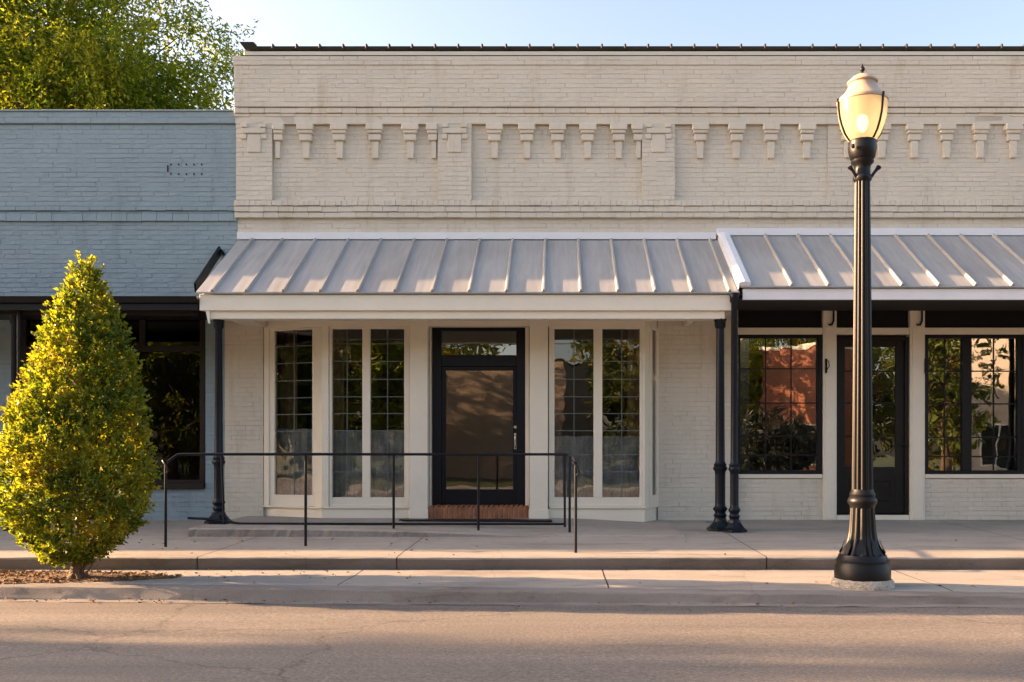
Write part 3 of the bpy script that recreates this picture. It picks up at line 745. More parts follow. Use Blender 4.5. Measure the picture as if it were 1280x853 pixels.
# ------------------------------------------------------------------ awnings
AY = 11.44
def iron_post(parent, x, y, z0, z1, rbase=.17, r=.052):
    p = MB()
    H = z1 - z0
    prof = [(r * 1.55, .10), (r * 1.5, .115), (r * 1.25, .15), (r * 1.3, .17), (r * 1.55, .185), (r * 1.3, .2), (r * 1.15, .22), (r * 1.25, .235), (r * 1.6, .26), (r * 1.6, .275), (r * 1.2, .30),
            (r * 1.12, .33), (r * 1.15, .70), (r * 1.2, .74), (r * 1.55, .765), (r * 1.6, .79), (r * 1.3, .81), (r * 1.45, .83), (r * 1.15, .85), (r * 1.02, .88), (r * .98, 1.4), (r * .86, H - .12), (r * 1.2, H - .1), (r * 1.25, H - .03), (r * 1.5, H)]
    p.lathe((x, y, z0), prof, 16)
    po = p.build('post', M['iron'], parent)
    b = MB(); s = rbase
    ring = [(s, 0.0), (s, .022), (s * .93, .03), (s * .78, .05), (s * .62, .085), (s * .5, .11), (s * .46, .14)]
    vs = []; fs = []
    for (rr, z) in ring:
        for k in range(8):
            a = math.pi / 8 + k * math.pi / 4; rr2 = rr / math.cos(math.pi / 8) * (.98)
            vs.append((x + rr2 * math.cos(a), y + rr2 * math.sin(a), z0 + z))
    for i in range(len(ring) - 1):
        for k in range(8): fs.append((i * 8 + k, i * 8 + (k + 1) % 8, (i + 1) * 8 + (k + 1) % 8, (i + 1) * 8 + k))
    fs.append(tuple(range(8))[::-1]); b.add(vs, fs); b.build('post_base', M['iron'], po)
    return po
def make_awning(label, x0, x1, ztop, zeave, seams, fh, fmat, beam, posts, rake=None):
    a = empty('awning', ((x0 + x1) / 2, WY, zeave - .1), label, 'awning')
    yb = fr - .004; yf = AY
    t = .022
    rp = MB()
    rp.prism([(x0, yb, ztop), (x0, yf, zeave), (x0, yf, zeave - t), (x0, yb, ztop - t)], (x1 - x0, 0, 0))
    ro = rp.build('roof_panel', M['roof'], a)
    dirv = Vector((0, yf - yb, zeave - ztop)); nn = Vector((0, -(ztop - zeave), (yb - yf))).normalized()
    if nn.z < 0: nn = -nn
    for x in seams:
        s = MB(); hw, tw, hh_ = .024, .010, .036
        A = Vector((x, yb, ztop)) ; B = A + dirv * 1.003
        vs = []
        for P in (A, B):
            for (u, h) in ((-hw, 0), (-tw, hh_), (tw, hh_), (hw, 0)): vs.append(P + Vector((u, 0, 0)) + nn * (h + .0005))
        s.add(vs, [(0, 1, 2, 3), (7, 6, 5, 4), (0, 4, 5, 1), (1, 5, 6, 2), (2, 6, 7, 3)]); s.build('seam', M['roof'], ro)
    f = MB(); f.box(x0 + .03, x1 - .03, yf + .035, yf + .07, zeave - t - .02 - fh, zeave - t - .004, .004)
    f.build('fascia', fmat, a)
    if beam:
        zb1 = zeave - t - .02 - fh
        b = MB(); b.box(x0 + .12, x1 - .17, yf + .075, yf + .26, zb1 - .10, zb1 + .06, .005); b.build('beam', M['trim'], a)
        for x, wd_ in ((x0 + .10, .30), (x1 - .50, .07)):
            b = MB(); b.prism([(x, yf + .262, zb1 + .0), (x, WY - .04, zb1 + .0), (x, WY - .04, zb1 + .155), (x, yf + .262, zb1 + .095)], (wd_, 0, 0)); b.build('rafter', M['trim'], a)
        b = MB(); b.prism([(x0 + .03, yf + .07, zb1 + .001), (x0 + .03, yb, zb1 + .12), (x0 + .03, yb, ztop - t - .01), (x0 + .03, yf + .07, zeave - t - .01)], (.03, 0, 0)); b.build('end_board', fmat, a)
        b = MB(); b.prism([(x1 - .06, yf + .07, zb1 + .001), (x1 - .06, yb, zb1 + .12), (x1 - .06, yb, ztop - t - .01), (x1 - .06, yf + .07, zeave - t - .01)], (.03, 0, 0)); b.build('end_board', fmat, a)
        # drop piece under the left corner
        b = MB(); b.prism([(x0 + .10, yf + .05, zb1), (x0 + .15, yf + .05, zb1), (x0 + .15, yf + .05, zb1 - .16), (x0 + .135, yf + .05, zb1 - .16)], (0, .03, 0)); b.build('corner_drip', fmat, a)
        b = MB(); b.prism([(x0 + .06, yf + .08, zb1 + .10), (x0 + .06, WY - .04, zb1 + .16), (x0 + .06, WY - .04, zb1 + .18), (x0 + .06, yf + .08, zb1 + .12)], (x1 - x0 - .13, 0, 0)); b.build('soffit', M['trim'], a)
    else:
        zb1 = zeave - t - .02 - fh
        b = MB(); b.box(x0 + .1, x1, yf + .1, yf + .26, zb1 + .03, zb1 + .14); b.build('beam', M['black'], a)
        b = MB(); b.prism([(x0 + .04, yf + .075, zb1 + .05), (x0 + .04, WY - .0, zb1 + .10), (x0 + .04, WY - .0, zb1 + .12), (x0 + .04, yf + .075, zb1 + .07)], (x1 - x0 - .05, 0, 0)); b.build('soffit', M['darkin'], a)
    if rake:
        b = MB(); hw = .075
        A = Vector((x0 + .02, yb, ztop)); B = A + dirv * 1.002
        vs = []
        for P in (A, B):
            for (u, h) in ((-.05, -.06), (-.05, .045), (.02, .062), (.10, .045), (.10, 0.001), (-.03, 0.001)): vs.append(P + Vector((u, 0, 0)) + nn * h)
        b.add(vs, [(5, 4, 3, 2, 1, 0), (6, 7, 8, 9, 10, 11)] + [(i, (i + 1) % 6, 6 + (i + 1) % 6, 6 + i) for i in range(6)])
        b.build('rake_cap', M['white'], a)
    for (x, y, zb_, z1, rb_, r_) in posts: iron_post(a, x, y, zb_, z1, rb_, r_)
    return a
sm = [wx(265.5, AY)] + [wx(308 + 46.45 * i, AY) for i in range(14)]
a1 = make_awning('left grey standing seam metal awning with cream fascia over the bay windows and navy door', wx(300) - .005, wx(898) - .005, wz(302), wz(365, AY), sm, .185, M['trim'], True,
                 [(wx(269, 11.5), 11.62, .372, 2.96, .165, .050), (wx(902, 11.5), 11.60, .29, 2.96, .165, .058)])
sm2 = [wx(913 + 40.5 * i) + .015 for i in range(1, 23)]
a2 = make_awning('right grey standing seam metal awning with black underside over the black framed storefront', wx(898) + .012, XR + .1, wz(296.5), wz(357.5, AY), sm2, .125, M['white'], False,
                 [(wx(917, 11.5), 11.45, .285, 3.26, .15, .047), (7.2, 11.6, .285, 3.26, .15, .047)], rake=True)

# ------------------------------------------------------------------ blue building
BX0 = -13.0
bb = empty('blue_building', (-9, WY, WALL_Z), 'lower blue-grey painted brick building left of the cream one, with dark shop window', 'building')
bw = MB(); yb_ = WY - .002; BXR = XL - .004
ztb = wz(138.5)
WO = (wx(25), wx(257), wz(611), wz(372) + .0)        # window opening
bw.box(BX0, BXR, yb_, Y2, wz(390), ztb, mi=1)
bw.box(wx(257), wx(282) - .004, yb_, Y2, .2, wz(390) - .002, mi=1)
bw.box(wx(25), wx(257), yb_, Y2, .2, wz(610), mi=1)
bw.box(wx(-30), wx(25), yb_, Y2, .2, wz(390) - .002, mi=1)
bw.box(BX0, wx(-240), yb_, Y2, .2, wz(390) - .002, mi=1)
bw.box(wx(-240), wx(-30), yb_, Y2, .2, wz(610), mi=1)
vent = [(wx(212 + 10 * i), wx(214 + 10 * i), wz(214), wz(201)) for i in range(5)]
bricks(bw, BX0, BXR, wz(372), wz(275), yb_, seed=61)
bricks(bw, BX0, BXR, wz(256.5), wz(154), yb_, seed=62)
bricks(bw, BX0, BXR, wz(390), wz(372), yb_, seed=66)
bw.box(BX0, BXR, yb_ - .03, yb_ + .01, wz(153), ztb - .001, mi=1)
bricks(bw, BX0, BXR, wz(153), ztb, yb_ - .03, pitch=.08, seed=63)
bricks(bw, wx(257), wx(282) - .004, .29, wz(390), yb_, seed=64)
bricks(bw, wx(25), wx(257), .29, wz(610), yb_, seed=65)
bricks(bw, wx(-30), wx(25), .29, wz(390), yb_, seed=67)
bricks(bw, wx(-240), wx(-30), .29, wz(610), yb_, seed=68)
bw.build('wall', None, bb, mats=[M['blue'], M['bluemortar']])
for (a, b, p, s) in ((258, 262.5, .045, 71), (266, 275.5, .035, 72), (263, 265.5, .02, 73)):
    band(a, b, p, seed=s, parent=bb, x0=BX0, x1=BXR + .002, mats=M['blue'], base=yb_)
cp = MB(); x = BX0
while x < BXR - .01:
    q_ = min(x + rnd.uniform(.55, .7), BXR); cp.box(x, q_ - .004, yb_ - .055, Y2 + .03, ztb + .001, wz(136.5) + rnd.uniform(-.004, .004), .008); x = q_
cp.build('coping', M['blue'], bb)
vh = MB()
for i in range(5):
    for j in range(2):
        vh.box(wx(214 + 9.6 * i) - .009, wx(214 + 9.6 * i) + .009, yb_ - .010, yb_ + .01, wz(204 + 12 * j) - .012, wz(204 + 12 * j) + .012)
vh.box(wx(210) - .008, wx(210) + .008, yb_ - .012, yb_ + .01, wz(213), wz(205)); vh.build('vent_holes', M['darkin'], bb)
# window
bwn = MB(); wy = WY + .02
def bxx(px): return wx(px, wy)
def bzz(py): return wz(py, wy)
bwn.box(bxx(25), bxx(255.5), wy - .01, wy + .08, bzz(610), bzz(600), .004)
bwn.box(bxx(25), bxx(257), wy - .08, wy + .0, bzz(611.5), bzz(603.5), .008)
bwn.box(bxx(250), bxx(256.5), wy - .01, wy + .08, bzz(600), bzz(398), .004); bwn.box(bxx(25), bxx(33), wy - .01, wy + .08, bzz(600), bzz(398), .004)
bwn.box(bxx(33), bxx(250), wy - .006, wy + .08, bzz(439.5), bzz(432.5), .004)
bwn.box(bxx(25), bxx(257), wy - .012, wy + .08, bzz(398), bzz(388.5), .004)
bwn.box(bxx(174.5), bxx(181.5), wy - .008, wy + .079, bzz(433), bzz(398), .004); bwn.box(bxx(104), bxx(110), wy - .008, wy + .079, bzz(600), bzz(398), .004)
bo = bwn.build('window', M['brown'], bb)
for (a, b, c, d) in ((33, 104, 600, 439.5), (110, 250, 600, 439.5), (33, 104, 432.5, 398), (110, 174.5, 432.5, 398), (181.5, 250, 432.5, 398)):
    gm = MB(); gm.add([(bxx(a), wy + .04, bzz(c)), (bxx(b), wy + .04, bzz(c)), (bxx(b), wy + .04, bzz(d)), (bxx(a), wy + .04, bzz(d))], [(0, 1, 2, 3)]); gm.build('pane', M['glassdark'], bo)
bwn = MB()
frame_rect(bwn, wx(-238), wx(-32), wz(609), wz(391), .08, wy, .08); o2 = bwn.build('window', M['brown'], bb)
gm = MB(); gm.add([(wx(-235), wy + .04, wz(606)), (wx(-35), wy + .04, wz(606)), (wx(-35), wy + .04, wz(392)), (wx(-235), wy + .04, wz(392))], [(0, 1, 2, 3)]); gm.build('pane', M['glassdark'], o2)
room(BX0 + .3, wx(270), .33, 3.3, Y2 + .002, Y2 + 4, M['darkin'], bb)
# flat black canopy with its posts and brace
fc = empty('flat_canopy', (-8, 11.6, 2.96), 'flat black canopy along the front of the blue-grey building', 'canopy')
cx1 = wx(252, 11.6)
c = MB(); c.box(BX0, cx1, 11.55, WY - .01, wz(380, 11.6), wz(373, 11.6)); c.build('roof_panel', M['black'], fc)
c = MB(); c.prism([(BX0, 11.43, wz(371.5, 11.5)), (BX0, 11.45, wz(379, 11.5)), (BX0, 11.49, wz(380.5, 11.5)), (BX0, 11.49, wz(388, 11.5)), (BX0, 11.56, wz(388, 11.5)), (BX0, 11.56, wz(371.5, 11.5))], (cx1 - BX0, 0, 0)); c.build('gutter', M['black'], fc)
c = MB(); c.box(BX0, cx1 - .1, 11.62, 11.74, wz(393, 11.6), wz(386, 11.6), .004); c.build('beam', M['brown'], fc)
for px in (14, -260): iron_post(fc, wx(px, 11.6), 11.68, .285, wz(393, 11.6), .14, .05)
c = MB(); c.tube([(wx(14, 11.6) + .10, 11.60, wz(386, 11.6)), (wx(14, 11.6) + .10, 11.60, wz(420, 11.6)), (wx(14, 11.6) + .09, 11.62, .9), (wx(14, 11.6) + .11, 11.62, .32)], .028, 8); c.build('downpipe', M['rail'], fc)
c = MB(); c.beam((wx(275.5), WY - .02, wz(314)), (wx(248, 12.1), 12.0, wz(362, 12.1)), .03, .13, up=(0, .6, .8)); c.beam((wx(277), WY - .03, wz(313)), (wx(281), WY - .03, wz(319)), .05, .03); c.build('brace', M['black'], fc)

# ------------------------------------------------------------------ railings
RZ = 1.25
hr = empty('handrail', (wx(500, 11), 11, .28), 'black steel pipe handrail wrapping the ramp, its front end post nearest the kerb', 'railing')
pts2 = [(207, 9.9, 1.16), (209, 9.95, 1.165), (222, 10.0, 1.245), (232, 10.0, RZ), (382, 9.98, RZ), (386, 10.05, RZ), (492, 11.1, RZ), (598, 11.15, RZ), (708, 11.15, RZ), (712, 11.12, RZ - .01)]
P = [(wx(px, y), y, z) for px, y, z in pts2]
t = MB(); t.tube(P, .0155, 10)
E = Vector((wx(719.5, 9.4), 9.42, 1.16)); t.tube([P[-1], (wx(716, 10.2), 10.2, 1.225), E + Vector((-.005, .15, .015)), E], .016, 8)
t.build('top_rail', M['rail'], hr)
for (px, y, zt_) in ((207, 9.9, 1.16), (382, 9.98, RZ - .01), (492, 11.1, RZ - .01), (598, 11.15, RZ - .01), (712, 11.12, RZ - .01), (719.5, 9.42, 1.14)):
    p = MB(); x = wx(px, y); zg = ped_z(y) - .01; p.tube([(x, y, zg), (x + .001, y, zt_)], .0155, 10); p.build('post', M['rail'], hr)
for (px, y, z) in ((207, 9.9, 1.16), (719.5, 9.4, 1.15)):
    k = MB(); x = wx(px, y); k.tube([(x - .03, y, z + .02), (x - .01, y - .02, z), (x + .02, y - .03, z - .03), (x + .035, y - .02, z - .09), (x + .01, y, z - .12)], .012, 8); k.build('rail_scroll', M['rail'], hr)
br = empty('handrail', (wx(480, 11.4), 11.4, .37), 'black steel railing with low bottom bar just behind, between iron post and doorway', 'railing')
t = MB(); t.tube([(wx(279, 11.4), 11.42, RZ - .004), (wx(706, 11.4), 11.42, RZ - .004)], .014, 8); t.build('top_rail', M['rail'], br)
t = MB(); t.tube([(wx(234, 11.4), 11.42, wz(648, 11.4)), (wx(258, 11.4), 11.42, wz(649, 11.4)), (wx(300, 11.4), 11.42, wz(655, 11.4)), (wx(706, 11.4), 11.42, wz(655.5, 11.4))], .015, 8); t.build('bottom_rail', M['rail'], br)
for (px, y1) in ((276, 568), (706, 568)):
    p = MB(); x = wx(px, 11.4); p.tube([(x, 11.42, RZ), (x + .035 * (px < 300), 11.42, .34)], .015, 8); p.build('post', M['rail'], br)
mt = MB()
for (xa, xb, y, h) in ((504, 690, 12.05, .02), (500, 640, 12.15, .014)):
    n = 24; vs = []; fs = []
    for i in range(n + 1):
        x = wx(xa, y) + (wx(xb, y) - wx(xa, y)) * i / n; zg = slab_z(x, y) + .003
        d = .02 * nz3(x, y, 5)
        vs += [(x, y - .1 + d, zg), (x, y - .1 + d, zg + h), (x, y + .1 + d, zg + h), (x, y + .1 + d, zg)]
    for i in range(n):
        for j in range(3): fs.append((i * 4 + j, i * 4 + 4 + j, i * 4 + 5 + j, i * 4 + 1 + j))
    mt.add(vs, fs + [(0, 1, 2, 3), (n * 4 + 3, n * 4 + 2, n * 4 + 1, n * 4)])
tag(mt.build('doormat', M['brown']), 'thin worn dark mat on the concrete in front of the navy door', 'mat')

# ------------------------------------------------------------------ street lamp
LY = 7.97; LX = wx(1078, LY)
def lz(py): return wz(py, LY)
def lr(p): return p * LY / F
sl_ = empty('street_lamp', (LX, LY, STRIP_Z), 'black fluted street lamp with acorn globe on a round concrete footing by the kerb', 'street lamp')
def rel(prof): return [(lr(r), lz(y)) for r, y in prof]
b = MB(); n = 40; vs = []; fs = []
prf = [(.26, .03), (.268, .105), (.262, .15), (.245, .172), (.0, .176)]
for (r_, z) in prf:
    for k in range(n):
        a = 2 * math.pi * k / n; rr = r_ * (1 + .035 * nz3(math.cos(a) * 2, math.sin(a) * 2, 3, z * 20)) if r_ else 0
        vs.append((LX + rr * math.cos(a), LY + rr * math.sin(a), z + .006 * nz3(math.cos(a), math.sin(a), 6, z)))
for i in range(4):
    for k in range(n): fs.append((i * n + k, i * n + (k + 1) % n, (i + 1) * n + (k + 1) % n, (i + 1) * n + k))
b.add(vs, fs, True); b.build('footing', M['lampbase'], sl_)
b = MB(); b.lathe((LX, LY, 0), rel([(33.5, 727), (34, 724), (34, 707), (32, 704), (32.5, 700), (30, 697.5), (28.5, 693)]), 40); b.build('base', M['lampiron'], sl_)
b = MB(); b.lathe((LX, LY, 0), rel([(28, 693.5), (25.5, 690), (21.5, 683), (18.5, 675), (16.6, 664), (15.6, 650), (15, 640), (14.6, 633)]), 96, 12, .13); b.build('fluted_skirt', M['lampiron'], sl_)
for k in range(8):
    a = 2 * math.pi * (k + .5) / 8
    l = MB(); ca, sa = math.cos(a), math.sin(a); tt = Vector((-sa, ca, 0))
    def lp(r, y, o_=0): return Vector((LX + lr(r) * ca, LY + lr(r) * sa, lz(y))) + tt * o_
    l.add([lp(26, 694), lp(27.5, 690, -.045), lp(27.5, 690, .045), lp(23, 682, -.035), lp(23.8, 681), lp(23, 682, .035), lp(19.2, 672)], [(0, 1, 3, 4), (0, 4, 5, 2), (3, 6, 4), (4, 6, 5)], True)
    l.build('leaf_ornament', M['lampiron'], sl_)
b = MB(); b.lathe((LX, LY, 0), rel([(14.6, 635), (15.5, 632), (17.5, 629), (18, 626), (16.5, 622), (15, 621), (15.8, 618), (14.2, 615), (13.2, 612)]), 40); b.build('collar', M['lampiron'], sl_)
b = MB(); prof = [(13.0, 613)] + [(12.9 - 3.6 * i / 20, 613 - (613 - 222) * i / 20) for i in range(21)]
b.lathe((LX, LY, 0), rel(prof), 96, 12, .16); b.build('shaft', M['lampiron'], sl_)
b = MB(); b.lathe((LX, LY, 0), rel([(9.5, 228), (11.5, 225), (11.5, 221), (10, 219), (9.6, 212), (10.5, 207), (13.5, 204.5), (14, 202), (13, 200.5), (15.2, 198), (17, 190), (17.4, 184), (16.6, 181), (17.2, 178), (16, 176.5)]), 40); b.build('capital', M['lampiron'], sl_)
b = MB(); b.tube([(LX - lr(15.5), LY - .11, lz(188)), (LX - lr(17.5), LY - .10, lz(188))], .02, 10); b.build('bolt', M['lampiron'], sl_)
for s in (-1, 1):
    b = MB(); b.tube([(LX + s * lr(7), LY - .03, lz(226)), (LX + s * lr(14), LY - .05, lz(216)), (LX + s * lr(17.5), LY - .05, lz(212))], [.013, .013, .018], 8)
    b.tube([(LX + s * lr(17), LY - .05, lz(213)), (LX + s * lr(18.5), LY - .05, lz(210.5))], .021, 8); b.build('crossarm', M['lampiron'], sl_)
def globemat():
    m, n, b = new_mat('lamp_globe_acrylic')
    b.inputs["Base Color"].default_value = (.50, .43, .30, 1); b.inputs["Roughness"].default_value = .22
    tl = n.nodes.new("ShaderNodeBsdfTranslucent"); tl.inputs[0].default_value = (.74, .66, .48, 1)
    mx = n.nodes.new("ShaderNodeMixShader"); mx.inputs[0].default_value = .62
    n.links.new(b.outputs[0], mx.inputs[1]); n.links.new(tl.outputs[0], mx.inputs[2])
    tp = n.nodes.new("ShaderNodeBsdfTransparent"); tp.inputs[0].default_value = (1, .93, .78, 1)
    m2 = n.nodes.new("ShaderNodeMixShader"); m2.inputs[0].default_value = .12
    n.links.new(mx.outputs[0], m2.inputs[1]); n.links.new(tp.outputs[0], m2.inputs[2]); n.links.new(m2.outputs[0], n.nodes["Material Output"].inputs[0])
    add_bump(n, b, 30, .15, .004)
    return m
M['globe'] = globemat()
M['cap'] = surf('lamp_cap_acrylic', (.46, .35, .25), .35, .12, 8, 40, .1, .003)
b = MB(); b.lathe((LX, LY, 0), rel([(15.8, 177), (18, 174.5), (22, 168), (26, 158), (28.6, 148), (29.9, 138), (30.2, 130)]), 48, cap=False); b.build('globe', M['globe'], sl_)
capb = MB(); capb.lathe((LX, LY, 0), rel([(29.6, 130.2), (31, 129), (31.2, 126.5), (29.5, 124.5), (28, 122.5), (25.5, 121), (22, 116.5), (19, 112.5), (17, 108), (16.3, 105.5), (18.6, 104), (18.6, 102.8), (16, 100.5), (12.5, 97), (7.5, 94.3), (3, 93.6)]), 48); capb.build('cap', M['cap'], sl_)
b = MB(); b.lathe((LX, LY, 0), rel([(2.6, 94.5), (3.4, 92.5), (1.6, 91), (1.4, 90), (3.0, 88), (3.2, 86.5), (2.2, 84.5), (.8, 82), (.2, 79.5)]), 20); b.build('finial', M['lampiron'], sl_)
for k in range(4):
    a = R(-58 + 90 * k) if k % 2 == 0 else R(-58 + 90 * k - 26)
    b = MB(); b.tube([(LX + lr(r + .5) * math.cos(a), LY + lr(r + .5) * math.sin(a), lz(y)) for r, y in ((16, 176.5), (22, 168), (26, 158), (28.6, 148), (29.9, 138), (30.6, 130), (31.5, 125))], .0105, 6); b.build('globe_rib', M['lampiron'], sl_)
b = MB(); b.lathe((LX, LY, lz(158)), [(.01, -.05), (.035, -.03), (.05, .03), (.04, .08), (.01, .1)], 20)
mb_, nn_, bs_ = new_mat('lamp_bulb'); bs_.inputs["Emission Color"].default_value = (1, .78, .48, 1); bs_.inputs["Emission Strength"].default_value = 2.2
b.build('bulb', mb_, sl_)

# ------------------------------------------------------------------ foliage
def leaves_mesh(name, pts, dirs, sizes, rands, mat, parent, aspect=.45, fold=.25, seed=0):
    """pts: leaf base (n,3); dirs: leaf direction (n,3)."""
    rs_ = np.random.RandomState(seed); n = len(pts)
    d = dirs / np.linalg.norm(dirs, axis=1, keepdims=True)
    r_ = rs_.normal(size=(n, 3)); sdir = np.cross(d, r_); sdir /= np.linalg.norm(sdir, axis=1, keepdims=True) + 1e-9
    nrm = np.cross(sdir, d); L = sizes[:, None]
    a = pts; tip = pts + d * L - nrm * L * fold * .5
    mid = pts + d * L * .5 + nrm * L * .06
    l = mid - sdir * L * aspect / 2 + nrm * L * fold * .5; r2 = mid + sdir * L * aspect / 2 + nrm * L * fold * .5
    V = np.stack([a, l, tip, r2, mid], 1).reshape(-1, 3)
    off = np.array(wpos(parent)) if parent is not None else 0
    V = V - off
    base_i = (np.arange(n) * 4)[:, None]
    # two triangles-ish quads folded along the midrib -> use 4-vert fan (a,l,tip,r) as two tris
    V = np.stack([a, l, tip, r2], 1).reshape(-1, 3) - off
    tri = np.concatenate([base_i + np.array([0, 2, 1]), base_i + np.array([0, 3, 2])], 1).reshape(-1)
    me = bpy.data.meshes.new(name); me.vertices.add(4 * n); me.vertices.foreach_set("co", V.reshape(-1).astype(np.float32))
    me.loops.add(6 * n); me.loops.foreach_set("vertex_index", tri.astype(np.int32))
    me.polygons.add(2 * n); me.polygons.foreach_set("loop_start", np.arange(0, 6 * n, 3, dtype=np.int32)); me.polygons.foreach_set("loop_total", np.full(2 * n, 3, dtype=np.int32))
    at = me.attributes.new("leafrand", 'FLOAT', 'POINT'); at.data.foreach_set("value", np.repeat(rands, 4).astype(np.float32))
    me.materials.append(mat); me.update(calc_edges=True); me.validate()
    o = bpy.data.objects.new(name, me); COL.objects.link(o)
    if parent is not None: o.parent = parent
    return o
def clump_noise(P, s, k=0): return np.array([mnoise.noise(Vector((p[0] * s, p[1] * s, p[2] * s + k))) for p in P])

# small conical tree
TX, TY = wx(97, 8.42), 8.42
tree = empty('conical_tree', (TX, TY, STRIP_Z), 'clipped cone-shaped yellow-green tree in the mulch bed by the kerb', 'tree')
prof_y = np.array([338, 345, 355, 374, 400, 450, 500, 550, 590, 625, 655, 680, 700, 710]); prof_r = np.array([1, 5, 11, 19, 32, 50, 65, 78, 84, 82, 73, 54, 26, 6]) * 8.42 / F
prof_c = np.array([108, 109, 108, 107, 106, 105, 100, 97, 93, 91, 92, 92, 92, 95])
pz = np.array([wz(y, 8.42) for y in prof_y])
def crown_r(z): return np.interp(z, pz[::-1], prof_r[::-1])
def crown_cx(z): return np.interp(z, pz[::-1], ((prof_c - 700) * 8.42 / F)[::-1])
rs = np.random.RandomState(3)
pts, dirs, sz, rr = [], [], [], []
NSP = 3300
zz_ = rs.uniform(pz[-1], pz[0], NSP * 3); keep = rs.uniform(0, 1, NSP * 3) < (crown_r(zz_) / prof_r.max()) ** 1.0 + .04
zz_ = zz_[keep][:NSP]; NS = len(zz_)
th_ = rs.uniform(0, 2 * np.pi, NS); q_ = rs.uniform(0, 1, NS) ** .24
R0 = crown_r(zz_)
bump = np.array([mnoise.noise(Vector((math.cos(t) * 2.2, math.sin(t) * 2.2, z * 3.2))) for t, z in zip(th_, zz_)])
bump2 = np.array([mnoise.noise(Vector((math.cos(t) * 5, math.sin(t) * 5, z * 8))) for t, z in zip(th_, zz_)])
rad = R0 * q_ * (1 + .13 * bump + .09 * bump2) 
cx_ = crown_cx(zz_); ctr = np.stack([cx_ + rad * np.cos(th_), TY + rad * np.sin(th_) * .95, zz_ + .02 * rs.normal(size=NS)], 1)
out = np.stack([np.cos(th_), np.sin(th_), np.full(NS, .75)], 1); out /= np.linalg.norm(out, axis=1, keepdims=True)
cl = clump_noise(ctr, 3.0)
cl2 = clump_noise(ctr, 8.0, 9)
for i in range(NS):
    gapp = cl2[i] < -.27 and q_[i] > .62
    if gapp: continue
    k = rs.randint(14, 22)
    ax = out[i] + rs.normal(size=3) * .25; ax /= np.linalg.norm(ax)
    u = rs.uniform(0, 1, k); tw = ctr[i] + ax * (u[:, None] * .13 - .03)
    dd = rs.normal(size=(k, 3)) * .8 + ax * .9 + np.array([0, 0, .2])
    pts.append(tw + rs.normal(size=(k, 3)) * .010); dirs.append(dd)
    sz.append(rs.uniform(.026, .056, k)); rr.append(np.clip(.34 + .5 * cl[i] + rs.normal(size=k) * .13 + rs.normal() * .08 + u * .12 + (.45 if rs.uniform() < .015 else 0), 0, 1))
# upright shoots at the top and stray twigs around the outline
for i in range(240):
    z = rs.uniform(pz[-2], pz[0] + .02) if i > 34 else rs.uniform(wz(360, 8.42), wz(336, 8.42)); t_ = rs.uniform(0, 6.283)
    r0 = crown_r(z) * (1.0 if i > 34 else rs.uniform(.2, .9))
    c0 = np.array([crown_cx(z) + r0 * math.cos(t_), TY + r0 * math.sin(t_), z]); ax = np.array([math.cos(t_) * .5, math.sin(t_) * .5, .9 + rs.uniform(0, .5)]); ax /= np.linalg.norm(ax)
    k = 12; ln = rs.uniform(.06, .17); u = rs.uniform(0, 1, k)
    pts.append(c0 + ax * u[:, None] * ln); dirs.append(rs.normal(size=(k, 3)) * .5 + ax); sz.append(rs.uniform(.025, .05, k)); rr.append(np.clip(rs.normal(size=k) * .12 + .55, 0, 1))
leaves_mesh('crown', np.concatenate(pts), np.concatenate(dirs), np.concatenate(sz), np.concatenate(rr), M['leaf'], tree, aspect=.55, seed=5)
tk = MB(); rt = random.Random(5)
tk.tube([(TX - .02, TY, .06), (TX - .01, TY, .16), (TX + .02, TY + .01, .34), (TX + .03, TY, .7), (TX + .05, TY, 1.6), (TX + .08, TY, 2.75)], [.10, .062, .05, .04, .025, .006], 12)
for i in range(26):
    z = rt.uniform(.24, 1.9); a = rt.uniform(0, 6.283); r1 = float(crown_r(z + .3)) * rt.uniform(.65, .95)
    p0 = Vector((TX + .02, TY, z)); p2 = Vector((TX + r1 * math.cos(a), TY + r1 * math.sin(a), z + rt.uniform(.2, .5))); p1 = (p0 + p2) / 2 + Vector((rt.uniform(-.05, .05), rt.uniform(-.05, .05), -.05))
    tk.tube([p0, p1, p2], [.016, .011, .004], 6)
for (a, r_) in ((.3, .14), (1.7, .12), (3.3, .17), (4.4, .14), (5.3, .16)):
    tk.tube([(TX - .01, TY, .17), (TX + r_ * .5 * math.cos(a), TY + r_ * .5 * math.sin(a), .12), (TX + r_ * math.cos(a), TY + r_ * math.sin(a), .075)], [.04, .028, .008], 7)
tk.tube([(TX + .02, TY - .02, .12), (TX + .07, TY - .03, .2), (TX + .12, TY - .02, .3), (TX + .14, TY, .24), (TX + .10, TY - .04, .16), (TX + .16, TY - .05, .12)], [.012, .01, .009, .008, .008, .006], 6)
tk.tube([(TX + .03, TY, .14), (TX + .12, TY + .03, .38), (TX + .22, TY + .03, .47)], [.016, .01, .004], 6)
tk.build('trunk', M['bark'], tree)
